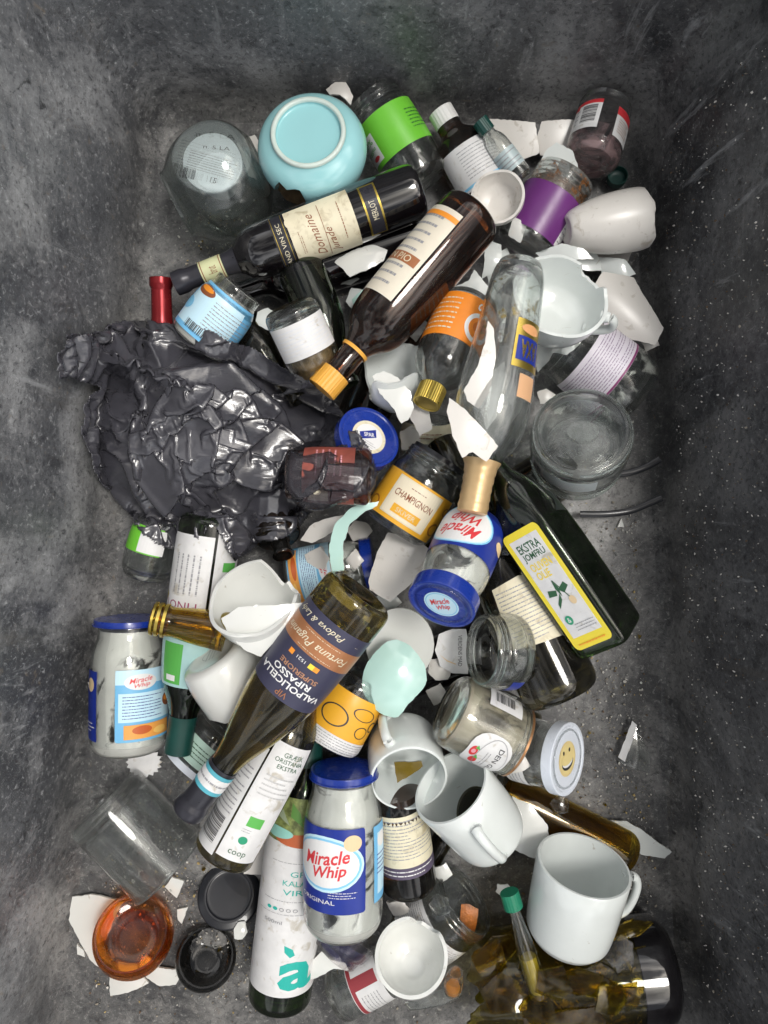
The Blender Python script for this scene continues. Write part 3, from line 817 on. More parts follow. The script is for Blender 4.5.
vessel(3, 'wine_bottle', 'black wine bottle with cream script label lying across the top of the heap', 'bottle', (420, 190, .062), (175, 284, .060), 28, WINE, BLACKG, solid=True, n=56,
       parts=[(label, dict(t0=.275, t1=.525, aw=150, ac=-14, mat=PAPERC, items=[('t', 'Domaine', .02, .14, .60, .13, BR, 8, .5), ('t', 'Jurade', -.12, -.10, .40, .14, BR, 10, .5), ('lines', .1, -.3, .5, .05, 1, BR), ('r', .03, -.01, .75, .008, BR), ('e', .30, .45, .16, .14, PAPERC), ('lines', .0, .36, .3, .06, 2, BR)])),
              (label, dict(t0=.53, t1=.585, aw=150, ac=-14, mat=DARKCAP, name='label_strip', items=[('r', 0, .38, 1, .05, GOLD), ('r', 0, -.38, 1, .05, GOLD), ('t', 'GRAND VIN SEC', 0, 0, .7, .30, PAPERC)])),
              (label, dict(t0=.17, t1=.235, aw=110, ac=-4, mat=GOLD, name='vintage_label', items=[('r', 0, 0, .94, .78, DARKCAP), ('t', 'MERLOT', 0, 0, .34, .34, PAPERC)])),
              (sleeve, dict(t0=.745, t1=1, mat=DARKCAP)),
              (label, dict(t0=.80, t1=.89, aw=300, mat=pbr('pale_band', (.62, .64, .38), .5), off=.0012, name='neck_band', items=[('t', 'brut', 0, 0, .12, .4, BR), ('r', 0, .42, 1, .04, BR), ('r', 0, -.42, 1, .04, BR)]))])
vessel(1.5, 'dressing_jar', 'white smeared jar with light blue back label under the black wine bottle neck', 'jar', (196, 345, .036), (240, 288, .05), 31, JARW, CLEAR,
       parts=[(fill, dict(t0=.05, t1=.8, mat=MAYO, name='residue', k=.985)), (label, dict(t0=.12, t1=.84, aw=170, mat=SKYL, items=[('r', -.1, 0, .7, .8, PALEB), ('e', -.3, .33, .3, .2, BR), ('e', -.3, .36, .22, .1, ORNG), ('lines', .15, .0, .5, .6, 9, GREY), ('bar', -.1, -.35, .3, .16), ('e', -.42, -.05, .2, .26, SKYB)]))])
vessel(2, 'glass_jar', 'clear jar with blank white label and dried herbs, under the black wine bottle', 'jar', (288, 305, .070), (320, 374, .036), 28,
       [(.05, .95, .5), (.12, 1, .4), (.80, 1, .4), (.86, .9, .4), (1, .88)], CLEAR,
       parts=[(label, dict(t0=.2, t1=.66, aw=150, items=[('lines', .0, .0, .8, .8, 7, ink(.66, .68, .72))])), (fill, dict(t0=.68, t1=.96, mat=HERB, k=.85, name='herbs'))])
shard(3, 'ceramic_shard', 'white curved shard between the black wine bottle and the amber bottle', 'shard', [(334, 262), (352, 252), (372, 246), (388, 249), (384, 262), (366, 272), (350, 278), (343, 270)], .07, CER, bulge=.007)
vessel(3.2, 'spirit_bottle', 'big amber bottle with orange cap and cream label lying diagonally', 'bottle', (474, 212, .060), (323, 388, .075), 34,
       [(.015, .95, .5), (.05, 1, .3), (.60, 1, .5), (.70, .80, .5), (.76, .42, .5), (.82, .36, .3), (.86, .38), (1, .36)], AMBER, n=56,
       parts=[(label, dict(t0=.11, t1=.57, aw=92, ac=54, mat=pbr('paper_ivory', (.76, .70, .58), .45, var=.08), items=[('lines', .1, .0, .7, .86, 9, GREY), ('r', .02, .1, .9, .10, ink(.35, .13, .05)), ('t', 'Old No', .02, .1, .6, .07, PAPERC), ('r', 0, -.42, 1, .05, ORNG)])),
              (fill, dict(t0=.02, t1=.72, mat=pbr('dark_interior_film', (.02, .006, .003), .4), k=.80, name='residue')),
              (sleeve, dict(t0=.785, t1=.80, mat=ORCAP, name='neck_ring', off=.002)), (cap, dict(t0=.915, t1=1.01, r=.46, mat=ORCAP, name='screw_cap', ridges=30))])
vessel(3.4, 'egg_cup', 'round white egg cup with a white chip inside beside the brown pharmacy bottle', 'cup', (501, 208, .030), (497, 196, .062), 27,
       [(.05, .45, .5), (.3, .8, .5), (.7, .98, .4), (1, 1)], CERW, wall=.003, body='cup_body', jag=.10)
vessel(3, 'ceramic_shard', 'dummy', 'shard', (0, 0, 0), (0, 0, 1), 1, MUG, CER) if False else None

shard(3.5, 'ceramic_shard', 'small white wedge chip lying in the round egg cup', 'shard', [(484, 206), (500, 203), (512, 198), (508, 212), (496, 218), (487, 215)], .03, CERB, bulge=.003)
# ---- top right
vessel(2, 'glass_jar', 'clear empty jar with red and white barcode label at the top right', 'jar', (590, 164, .050), (606, 106, .034), 28,
       [(.05, .92, .5), (.14, 1, .4), (.72, 1, .5), (.84, .9, .4), (.9, .92, .3), (1, .88)], glass('smoky_clear_glass', (.90, .88, .89), thru=.3),
       parts=[(fill, dict(t0=.03, t1=.4, mat=residue('pink_residue', (.50, .34, .34), .42, .6, 20), k=.97, name='residue')), (label, dict(t0=.28, t1=.76, aw=62, ac=-38, items=[('r', 0, .38, 1, .26, RED), ('r', .1, 0, .8, .72, WHT), ('bar', .12, 0, .5, .6, 1), ('lines', -.3, -.05, .14, .6, 4, GREY)])),
              (label, dict(t0=.24, t1=.72, aw=50, ac=52, mat=PAPER, items=[('r', 0, .36, 1, .28, RED), ('lines', 0, -.1, .7, .5, 6, BR)])), (rings, dict(ts=(.9, .95), mat=CLEAR))])
vessel(1, 'bottle_cap', 'loose green screw cap with white liner under the top right jar', 'cap', (616, 180, .01), (618, 175, .022), 10, [(.05, .97, .3), (1, 1)], DKGREENC, wall=.001, punt=.0003, base=.001, n=32, body='cap_shell')
vessel(3, 'glass_jar', 'glass jar with purple label and rusty stained screw rim', 'jar', (522, 250, .055), (566, 176, .062), 32,
       [(.05, .95, .5), (.1, 1, .3), (.72, 1, .4), (.80, .93, .4), (1, .93)], CLEAR,
       parts=[(label, dict(t0=.14, t1=.70, aw=190, ac=-6, mat=VIOLET, items=[('r', .33, -.12, .10, .72, WHT), ('lines', .33, -.12, .07, .6, 6, GREY), ('r', -.36, -.42, .2, .1, WHT)])),
              (rings, dict(ts=(.82, .88, .94), mat=CLEAR)), (fill, dict(t0=.74, t1=.98, mat=RUSTY, name='residue', k=1.0, flat=False)), (fill, dict(t0=.70, t1=.93, mat=MAYO2, name='residue', k=.8))])
vessel(3, 'ceramic_vase', 'white conical vase lying on its side at the right with small round foot', 'vase', (566, 231, .072), (646, 218, .062), 31,
       [(.02, .50, .4), (.10, .66, .5), (.45, .93, .5), (.85, 1.0, .5), (1, .93)], CERW, wall=.004, jag=.08, body='vase_body', n=64)
shard(2, 'ceramic_shard', 'rounded white shard peeking out below the conical vase', 'shard', [(590, 246), (633, 249), (626, 264), (612, 275), (596, 270)], .045, CERW, bulge=.008)
shard(3.3, 'ceramic_shard', 'white triangular shard standing between the purple jar and the broken cup', 'shard', [(562, 252), (592, 244), (604, 270), (590, 272), (570, 268), (560, 264)], .062, CERB, bulge=.004)
shard(3.35, 'ceramic_shard', 'white curved cup side with pointed tip below the hollow broken mug at the right', 'shard', [(598, 277), (630, 281), (638, 300), (657, 332), (649, 349), (622, 342), (592, 324), (583, 300)], .045, CERW, bulge=.004, curl=(50, .022), thick=.004)
vessel(4, 'ceramic_mug', 'broken handled white mug with its hollow turned up above the lilac labelled jar', 'mug', (547, 324, .030), (563, 292, .088), 47,
       [(.04, .50, .5), (.22, .82, .5), (.6, .98, .5), (1, 1.04)], CERB, wall=.004, body='mug_body', n=72, jag=.16, notches=[(612, 262, 50, .3)],
       parts=[(handle, dict(px=(610, 330), mat=CERB, t0=.25, t1=.72, reach=.30))])
shard(3.6, 'ceramic_shard', 'small white rim shard left of the broken handled mug', 'shard', [(484, 252), (492, 243), (501, 246), (500, 262), (490, 276), (482, 279)], .075, CERB, bulge=.006, curl=(60, .005))
shard(3.8, 'ceramic_shard', 'pale jagged shard above the orange labelled bottle', 'shard', [(449, 290), (468, 282), (474, 270), (490, 290), (491, 312), (470, 304), (455, 302)], .085, CERB, bulge=.006)
vessel(2, 'glass_jar', 'wide clear jar with lilac text label at the right edge of the heap', 'jar', (638, 396, .052), (560, 340, .062), 39,
       [(.05, .90, .5), (.18, 1, .4), (.74, 1, .4), (.82, .9, .4), (1, .9)], CLEAR, n=52,
       parts=[(label, dict(t0=.34, t1=.76, aw=165, ac=6, mat=LILAC, items=[('lines', 0, .0, .9, .8, 12, ink(.28, .2, .32)), ('r', 0, -.47, 1, .05, ink(.25, .04, .16))])),
              (fill, dict(t0=.02, t1=.32, mat=MAYO2, name='residue', k=.97)), (rings, dict(ts=(.86, .93), mat=CLEAR))])
# ---- centre
vessel(3.5, 'plastic_bottle', 'small clear bottle with orange label and gold cap pointing down', 'bottle', (470, 302, .060), (427, 402, .105), 31,
       [(.04, .93, .5), (.1, 1, .4), (.56, 1, .5), (.74, .86, .5), (.84, .36, .5), (.88, .32), (1, .32)], CLEAR, wall=.0015,
       parts=[(label, dict(t0=.10, t1=.52, aw=200, mat=ORL, ac=0, items=[('ring', -.16, .1, .26, .62, .3, WHT), ('e', -.16, .08, .1, .22, ink(.6, .15, .02)), ('lines', .22, 0, .3, .8, 7, PAPERC), ('t', 'eeo', -.17, -.34, .16, .18, WHT, 0, .3, .02)])),
              (cap, dict(t0=.86, t1=1.02, r=.44, mat=GOLD, ridges=36, name='gold_cap', rim=.0012))])
vessel(4, 'spirit_bottle', 'large clear rounded bottle with tan foil neck and gold label', 'bottle', (521, 262, .065), (472, 512, .085), 37,
       [(.015, .62, .5), (.08, .74, .4), (.32, .86, .5), (.56, 1.06, .5), (.72, .92, .5), (.80, .46, .5), (.84, .40, .3), (.90, .375), (.975, .375), (.978, .385), (1, .38)], CLEAR, n=56, wall=.003,
       parts=[(label, dict(t0=.26, t1=.45, aw=62, ac=-46, mat=GOLD, items=[('r', 0, .1, .84, .5, NAVY), ('t', 'AXA', 0, .1, .6, .36, GOLD, 0, 0, .03), ('e', 0, -.32, .7, .2, ink(.7, .35, .15))])),
              (label, dict(t0=.47, t1=.56, aw=36, ac=-50, mat=ink(.68, .40, .22), name='portrait_label')),
              (fill, dict(t0=.10, t1=.30, mat=residue('faint_dregs', (.40, .28, .05), .56, .68, 40), name='residue', k=.98)),
              (sleeve, dict(t0=.80, t1=1, mat=TAN, off=.0012, lines=1, name='foil_sleeve'))])
shard(4.6, 'ceramic_shard', 'long curved white shard beside the clear bottle with tan neck', 'shard', [(487, 322), (493, 330), (494, 360), (488, 395), (478, 410), (466, 402), (463, 392), (476, 368), (484, 345)], .175, CERW, bulge=.006, curl=(0, .006))
shard(4.6, 'ceramic_shard', 'white shard with jagged edge just above the tan foil neck', 'shard', [(449, 398), (458, 404), (472, 418), (498, 446), (486, 462), (472, 452), (462, 458), (452, 436), (447, 412)], .145, CERW, bulge=.007)
shard(3.2, 'printed_label_scrap', 'torn white label scrap with red and black print inside the clear bottle view', 'label scrap', [(478, 380), (505, 362), (508, 376), (496, 420), (486, 432), (478, 410)], .05, PAPER, bulge=.003, thick=.0006)
vessel(3, 'dessert_bowl', 'broken white dish standing open below the amber bottle', 'bowl', (400, 405, .035), (388, 360, .075), 36,
       [(.05, .5, .5), (.4, .86, .5), (1, 1)], CERB, wall=.003, jag=.25, notches=[(352, 395, 110, .6)], body='dish_body')
shard(4, 'ceramic_shard', 'round white plate half leaning in front of the broken dish', 'shard', [(372, 376), (384, 371), (398, 378), (410, 392), (414, 408), (408, 420), (401, 424), (394, 410), (380, 394)], .095, CER, bulge=.006)
vessel(2, 'glass_jar', 'jar with round blue lid half covered by the plastic bag', 'jar', (345, 462, .030), (368, 438, .085), 33, JARW, CLEAR,
       parts=[(cap, dict(t0=.86, t1=1.06, r=.98, mat=BLUEL, name='lid', rim=.0015, sr=.55, up=60, sticker=PAPERC, items=[('e', 0, .0, .8, .8, WHT), ('p', [(-.30, .0), (.1, .32), (.2, .1), (-.2, -.2)], NAVY), ('t', 'SPAR', -.02, .07, .34, .14, WHT, 35, 0, .02), ('lines', .1, -.22, .36, .2, 3, GREY)]))])
vessel(2, 'glass_jar', 'clear jar of broken white bits with cream label under the gold cap', 'jar', (424, 470, .030), (427, 418, .052), 27, SQUAT, CLEAR,
       parts=[(label, dict(t0=.62, t1=.95, aw=190, mat=PAPERC, items=[('lines', 0, 0, .8, .6, 3, BR)])), (fill, dict(t0=.08, t1=.6, mat=MAYO, k=.95, name='residue'))])
vessel(3.4, 'glass_jar', 'mushroom jar with orange label and dark rim between the blue lids', 'jar', (392, 530, .05), (438, 460, .055), 36,
       [(.05, .95, .5), (.12, 1, .4), (.72, 1, .4), (.84, .86, .4), (1, .86)], CLEAR, n=48,
       parts=[(label, dict(t0=.10, t1=.66, aw=186, mat=AMBL, ac=4, items=[('e', .34, -.2, .16, .3, ink(.35, .12, .02)), ('e', .34, -.2, .12, .22, AMBL), ('e', -.33, -.3, .12, .26, ink(.35, .12, .02)), ('e', -.33, -.3, .09, .19, AMBL), ('e', .36, .25, .1, .2, ink(.35, .12, .02)), ('e', .36, .25, .07, .14, AMBL),
                          ('r', 0, .02, .44, .86, PAPERC), ('r', 0, .02, .40, .80, ink(.80, .72, .55)), ('t', 'CHAMPIGNON', 0, .10, .36, .15, BR, 0, 0, .01), ('lines', 0, .3, .14, .06, 1, BR), ('r', 0, -.22, .26, .18, AMBL), ('t', 'SKIVER', 0, -.22, .18, .10, PAPERC)])),
              (cap, dict(t0=.97, t1=1.05, r=.80, mat=BLACKL, name='rim_seal')), (rings, dict(ts=(.88, .93), mat=CLEAR))])
vessel(4.5, 'storage_jar', 'wide clear jar upside down with embossed base facing up at the right', 'jar', (583, 430, .152), (576, 460, .075), 49,
       [(.05, .94, .5), (.12, 1.0, .4), (.62, 1, .4), (.72, .92, .4), (.78, .95, .3), (1, .94)], CLEARG, n=64, wall=.003, punt=.007, base=.005, bfac=.93,
       parts=[(rings, dict(ts=(.055,), mat=CLEARG, name='base_bead', h=.0016, w=.0016)), (label, dict(t0=.24, t1=.54, aw=88, ac=14, mat=pbr('clear_label', (.62, .68, .70), .35), items=[('r', .36, 0, .26, .92, WHT), ('bar', .36, .1, .16, .6), ('lines', -.1, 0, .5, .5, 3, WHT)])), (rings, dict(ts=(.80, .9), mat=CLEARG)),
              (disc, dict(t=.045, r=.5, side=-1, up=90, items=[('t', 'PANT', 0, .55, .7, .18, CLEARG), ('e', 0, 0, .62, .44, CLEARG), ('t', '425 ML', 0, -.45, .7, .16, CLEARG)], prt='embossing'))])
shard(3, 'ceramic_shard', 'small white bar shaped shard left of the upside down clear jar', 'shard', [(537, 392), (546, 389), (556, 395), (552, 405), (540, 404)], .05, CERW, bulge=.003)
shard(4, 'ceramic_shard', 'cream shard between the blue lid and the mushroom jar', 'shard', [(382, 478), (396, 465), (404, 470), (398, 482), (384, 497), (375, 500)], .075, CERW, bulge=.003)
# ---- middle band
vessel(2, 'glass_jar', 'small jar with brown and red label caught in the see-through part of the bag', 'jar', (372, 477, .060), (288, 474, .060), 29, JAR, glass('murky_glass', (.55, .42, .38)),
       parts=[(fill, dict(t0=.05, t1=.95, mat=pbr('tomato_residue', (.20, .055, .035), .5, var=.4, scale=60), k=.96, name='residue')),
              (label, dict(t0=.2, t1=.8, aw=150, mat=pbr('faded_red_label', (.30, .07, .05), .5, var=.3, scale=80), items=[('r', -.3, .2, .2, .4, PAPERC), ('lines', .2, 0, .4, .6, 5, PINK)]))])
shard(3, 'ceramic_shard', 'long cream curved shard right under the lower edge of the bag', 'shard', [(300, 540), (312, 524), (332, 517), (346, 515), (340, 526), (326, 536), (312, 543)], .085, CERW, bulge=.004)
shard(4.2, 'ceramic_shard', 'mint green crescent rim shard curving beside the mushroom jar', 'shard', [(388, 501), (366, 511), (350, 524), (343, 545), (344, 570), (332, 572), (329, 548), (335, 524), (352, 507), (372, 502)], .095, MINT, bulge=.005, thick=.006)
vessel(2, 'dressing_jar', 'dressing jar with light blue label and blue lid lying under the cream shards', 'jar', (288, 578, .040), (372, 562, .045), 28, JARW, CLEAR,
       parts=[(fill, dict(t0=.05, t1=.85, mat=MAYO, name='residue', k=.985)), (label, dict(t0=.06, t1=.55, aw=170, mat=SKYL, items=MWback())), (cap, dict(t0=.9, t1=1.03, r=.9, mat=BLUEL, name='lid'))])
vessel(3, 'beer_bottle', 'brown bottle with open mouth pointing at the viewer below the bag', 'bottle', (268, 500, .035), (284, 556, .085), 24, WINE, BROWNG,
       parts=[(rings, dict(ts=(.94, .97), mat=BROWNG))])
shard(4.5, 'ceramic_shard', 'big triangular warm white shard above the wine bottle base', 'shard', [(388, 532), (412, 538), (432, 550), (438, 558), (430, 566), (412, 582), (390, 602), (370, 590), (368, 582), (376, 555)], .10, CERW, bulge=.008, thick=.004)
vessel(3.5, 'dressing_jar', 'dressing jar with dark blue script label, its blue lid turned to the viewer', 'jar', (476, 524, .040), (441, 605, .115), 34,
       [(.05, .95, .5), (.12, 1, .4), (.66, 1.0, .5), (.84, .80, .4), (1, .80)], CLEAR, n=48,
       parts=[(fill, dict(t0=.5, t1=.9, mat=MAYO, name='residue', k=.985)),
              (label, dict(t0=.0, t1=.56, aw=200, mat=BLUP, shape=rrect(.04, .04), items=[('e', .12, .02, .60, .84, SKYB), ('e', .12, .02, .57, .80, PALEB), ('e', .12, .02, .54, .76, WHT), ('t', 'Miracle', .12, .16, .36, .24, RED, -8, .35, .02), ('t', 'Whip', .10, -.12, .26, .24, RED, -8, .35, .02), ('e', -.33, .02, .16, .2, BEIGE)])),
              (cap, dict(t0=.86, t1=1.0, r=1.0, mat=BLUEL, name='lid', rim=.0012, sr=.52, up=100, sticker=PALEB, items=[('ring', 0, 0, .92, .92, .06, SKYB), ('t', 'Miracle', 0, .12, .62, .22, RED, 0, .35, .02), ('t', 'Whip', 0, -.14, .42, .22, RED, 0, .35, .02)]))])
shard(3, 'ceramic_shard', 'mint green angular shard right of the blue lid', 'shard', [(476, 580), (496, 578), (498, 604), (484, 606), (470, 613), (476, 597)], .07, MINT, bulge=.003)
vessel(2.4, 'glass_shard', 'broken jagged neck of a clear bottle above the square oil bottle', 'glass fragment', (508, 548, .05), (502, 506, .07), 17, [(.0, .95), (.5, 1), (1, .9)], CLEAR, rawbase=False, jag=.35, wall=.002, body='broken_neck')
vessel(3, 'oil_bottle', 'dark green square olive oil bottle with yellow framed label', 'bottle', (612, 640, .055), (470, 432, .050), 30,
       [(.01, .95, .5), (.03, 1, .3), (.62, 1, .5), (.74, .7, .5), (.80, .36, .5), (1, .34)], GREENG, square=(1, .70), n=64, roll=-30, wall=.003,
       parts=[(label, dict(t0=.05, t1=.58, aw=0, flat=True, width=1.45, ac=0, mat=YELL, shape=rrect(.12, .05), off=.0008,
                          items=[('r', 0, .02, .78, .84, PAPER), ('t', 'EKSTRA', .0, .36, .60, .07, DKG, 0, 0, .02), ('t', 'JOMFRU', .0, .28, .60, .07, DKG, 0, 0, .02), ('t', 'OLIVEN', 0, .20, .56, .065, YEL, 0, 0, .02), ('t', 'OLIE', -.08, .125, .36, .065, YEL, 0, 0, .02),
                                 ('p', [(-.02, .06), (.04, .0), (.0, -.08), (-.05, -.01)], DKG), ('p', [(.0, -.02), (.22, .02), (.28, -.02), (.1, -.06)], DKG), ('p', [(-.05, -.02), (-.25, -.0), (-.3, -.05), (-.1, -.06)], DKG), ('p', [(-.02, -.05), (-.2, -.12), (-.22, -.16), (-.05, -.1)], DKG), ('e', .18, -.13, .16, .07, BEIGE), ('p', [(-.01, .06), (.01, .06), (.17, -.1), (.15, -.1)], DKG),
                                 ('e', -.2, -.26, .18, .075, ink(.02, .30, .16)), ('t', '&', -.2, -.26, .08, .04, WHT), ('lines', .1, -.33, .5, .07, 3, GREY), ('lines', 0, -.46, .7, .04, 1, ORNG)]))])
vessel(2, 'wine_bottle', 'dark olive bottle with torn cream back label under the square oil bottle', 'bottle', (564, 698, .085), (440, 440, .030), 39,
       [(.015, .93, .5), (.05, 1, .3), (.46, 1, .5), (.60, .82, .5), (.68, .42, .5), (.78, .36, .3), (1, .36)], OLIVED, n=56, wall=.003, punt=.012,
       parts=[(label, dict(t0=.20, t1=.44, aw=88, ac=8, mat=PAPERC, shape=[(-.5, -.42), (.46, -.5), (.5, .38), (.1, .5), (-.4, .46)], items=[('lines', .0, .0, .75, .8, 14, GREY)])),
              (fill, dict(t0=.38, t1=.62, mat=DREG, name='residue', k=.97))])
vessel(2.5, 'glass_jar', 'short thick clear jar with open mouth facing left of the olive bottle', 'jar', (520, 652, .045), (482, 650, .062), 38,
       [(.06, .90, .5), (.2, 1, .4), (.62, 1, .4), (.72, .92, .4), (1, .92)], CLEAR, n=56, wall=.0035, parts=[(rings, dict(ts=(.8, .9), mat=CLEAR)), (label, dict(t0=.2, t1=.5, aw=60, ac=-80, mat=NAVY, name='blue_label'))])
def verden(o, C, hz):
    mp = lambda u, v, off: Vector((u, v, hz(u, v) + off))
    me, ms = art_mesh('print', art_polys([('t', 'VERDENS MAD', .25, .0, .14, .80, INK, -90), ('p', [(-.45, -.1), (-.2, -.28), (.1, -.36), (.1, -.33), (-.2, -.24)], BEIGE)]), .036, .048, mp, .0004)
    link('print', me, ms, o, smooth=False)
shard(2.8, 'printed_disc', 'round white printed paper disc left of the thick clear jar', 'disc', [(439, 634), (452, 629), (466, 629), (470, 650), (468, 674), (452, 673), (440, 666), (435, 650)], .06, PAPER, bulge=.001, thick=.001, jit=.0002, extra=verden)
vessel(4, 'glass_jar', 'strawberry jam jar with cream residue lying with its base to the left', 'jar', (446, 706, .060), (517, 742, .052), 38,
       [(.05, .90, .5), (.16, 1, .4), (.78, 1, .4), (.86, .93, .4), (1, .93)], CLEAR, n=56, wall=.003,
       parts=[(label, dict(t0=.34, t1=.86, aw=84, ac=46, mat=PAPER, shape=rrect(.3, .4), items=[('t', 'DEN GL.', .0, .22, .62, .12, INK, 0, 0, .01), ('lines', .05, .0, .4, .14, 2, GREY), ('e', -.05, -.34, .24, .18, RED), ('e', .18, -.22, .22, .18, RED), ('p', [(-.2, -.3), (-.12, -.22), (-.12, -.34)], GRN), ('p', [(.0, -.22), (.1, -.14), (.1, -.26)], GRN), ('e', -.05, -.34, .1, .1, PINK), ('ring', 0, .1, .9, .7, .03, GREY)])),
              (label, dict(t0=.36, t1=.80, aw=42, ac=-54, mat=PAPER, name='barcode_label', items=[('bar', 0, -.05, .5, .6, 1), ('lines', -.35, 0, .12, .8, 4, GREY)])),
              (fill, dict(t0=.12, t1=.97, mat=CREAMR, name='residue', k=.985)), (sleeve, dict(t0=.955, t1=.985, mat=pbr('copper_rim', (.35, .18, .08), .3, metal=.5), name='rim_ring', off=.001)), (rings, dict(ts=(.88, .93), mat=CLEAR))])
vessel(3, 'glass_jar', 'small clear jar with pale blue lid and yellow smiling sticker', 'jar', (510, 746, .030), (568, 759, .082), 36,
       [(.05, .85, .5), (.16, .9, .4), (.62, .9, .4), (.74, .80, .4), (1, .80)], CLEAR, n=48,
       parts=[(label, dict(t0=.15, t1=.5, aw=120, ac=60, items=[('lines', 0, 0, .8, .7, 4, GREY)])), (cap, dict(t0=.84, t1=1.0, r=.98, mat=WHITEL, name='lid', rim=.0012, sr=.48, up=100, sticker=pbr('smile_sticker', (.80, .66, .30), .4),
              items=[('e', -.18, .22, .1, .12, INK), ('e', .16, .22, .1, .12, INK), ('e', 0, -.10, .66, .44, INK), ('e', 0, -.06, .62, .36, WHT), ('e', 0, .0, .70, .34, pbr('smile_sticker', (.80, .66, .30), .4)), ('ring', 0, 0, .94, .94, .03, BEIGE)]))])
# ---- left side
vessel(2, 'glass_jar', 'small clear jar with green and white label sticking out under the bag', 'jar', (144, 578, .045), (160, 520, .050), 25, [(.06, .88, .5), (.2, 1, .5), (.8, 1, .4), (.9, .85, .3), (1, .85)], CLEAR,
       parts=[(fill, dict(t0=.03, t1=.55, mat=MAYO2, name='residue', k=.97)), (label, dict(t0=.46, t1=.9, aw=120, ac=-40, mat=GRNL, items=[('r', .3, 0, .5, .9, WHT)]))])
vessel(2.2, 'wine_bottle', 'dark bottle with long white wine label reading upside down below the bag', 'bottle', (212, 515, .050), (178, 752, .040), 31,
       [(.015, .95, .5), (.04, 1, .3), (.66, 1, .5), (.80, .5, .5), (.86, .42, .3), (1, .42)], GREENG, wall=.0025,
       parts=[(label, dict(t0=.08, t1=.40, aw=96, ac=36, mat=PAPER, items=[('t', 'PINOT', .05, .40, .76, .11, ink(.3, .04, .12), 0, 0, 0), ('lines', -.05, .0, .6, .5, 5, GREY, 1), ('p', [(.36, .3), (.46, .24), (.46, .4)], GOLD)])),
              (label, dict(t0=.02, t1=.44, aw=66, ac=-50, mat=PAPER, name='back_label', items=[('r', 0, -.08, .5, .09, GRN), ('ring', .1, -.28, .4, .07, .2, GREY), ('lines', 0, .2, .8, .4, 8, GREY)])),
              (label, dict(t0=.46, t1=.70, aw=110, ac=24, mat=pbr('pale_green_label', (.42, .66, .66), .4), name='neck_label', items=[('r', .14, .1, .4, .7, GRN), ('r', .14, .35, .2, .1, WHT)])),
              (sleeve, dict(t0=.84, t1=1, mat=DKGREENC))])
vessel(3.4, 'beer_bottle', 'broken olive bottle neck with brass rings lying left of the cups', 'bottle fragment', (226, 632, .070), (152, 618, .080), 20, [(.0, 1.0), (.4, .92, .5), (.7, .74, .4), (.78, .78), (1, .78)], YOLIVE, jag=0, body='broken_neck',
       parts=[(sleeve, dict(t0=.80, t1=.84, mat=GOLD, off=.0016, name='brass_ring')), (sleeve, dict(t0=.88, t1=.92, mat=GOLD, off=.0016, name='brass_ring')), (sleeve, dict(t0=.955, t1=.985, mat=GOLD, off=.0016, name='brass_ring'))])
vessel(3.6, 'ceramic_bowl', 'large broken white bowl shell nested beside the wine bottle', 'bowl', (272, 630, .045), (252, 596, .095), 45,
       [(.05, .45, .5), (.3, .8, .5), (.7, .98, .4), (1, 1.02)], CER, wall=.004, body='bowl_body', n=72, notches=[(290, 575, 90, .45)], jag=.08)
shard(5, 'ceramic_shard', 'smooth white curved plate piece in front of the broken bowl', 'shard', [(222, 618), (240, 606), (280, 604), (306, 602), (300, 616), (276, 640), (262, 656), (248, 650), (230, 634)], .12, CER, bulge=.012, thick=.004)
vessel(4, 'ceramic_mug', 'white broken mug with small mark on its base lying left of the wine bottle', 'mug', (212, 655, .080), (244, 700, .060), 38,
       [(.02, .80, .4), (.08, .93, .4), (.4, 1, .5), (1, 1)], CER, wall=.004, body='mug_body', jag=.15, n=64,
       parts=[(disc, dict(t=-.012, r=.3, side=-1, up=0, items=[('lines', 0, 0, 1, .5, 3, GREY), ('ring', 0, 0, .9, .9, .06, GREY)], prt='base_mark'))])
vessel(2, 'dressing_jar', 'tall blue lidded jar full of white smears with sky blue back label at the left', 'jar', (129, 750, .048), (130, 618, .048), 38, JARW, CLEAR, n=56,
       parts=[(fill, dict(t0=.03, t1=.92, mat=MAYO, name='residue', k=.985)), (label, dict(t0=.14, t1=.66, aw=96, ac=28, mat=SKYL, shape=rrect(.04, .03), items=MWback())),
              (label, dict(t0=.13, t1=.64, aw=40, ac=-72, mat=BLUP, name='front_label', items=[('e', .1, .3, .5, .2, BEIGE), ('lines', .1, -.3, .6, .16, 3, WHT)])),
              (cap, dict(t0=.955, t1=1.0, r=.90, mat=BLUEL, name='lid', step=.0015))])
vessel(2, 'glass_jar', 'clear jar with flat white lid pushed against the wine bottle neck', 'jar', (220, 728, .040), (186, 766, .052), 30, SQUAT, CLEAR,
       parts=[(label, dict(t0=.3, t1=.8, aw=150, ac=20, mat=pbr('mint_label', (.55, .76, .66), .4), items=[('lines', 0, 0, .7, .6, 4, DKG)])), (cap, dict(t0=.86, t1=1.0, r=.98, mat=WHITEL, name='lid', rim=.001))])
def scallop(i): return (144 + (17 + 1.5 * math.cos(i * PI)) * math.cos(2 * PI * i / 36), 762 + (14 + 1.5 * math.cos(i * PI)) * math.sin(2 * PI * i / 36))
shard(1, 'scalloped_cap', 'flattened white scalloped paper cap below the tall blue lidded jar', 'cap', [scallop(i) for i in range(36)], .018, PAPER, bulge=.004, thick=.002, jit=.0001)
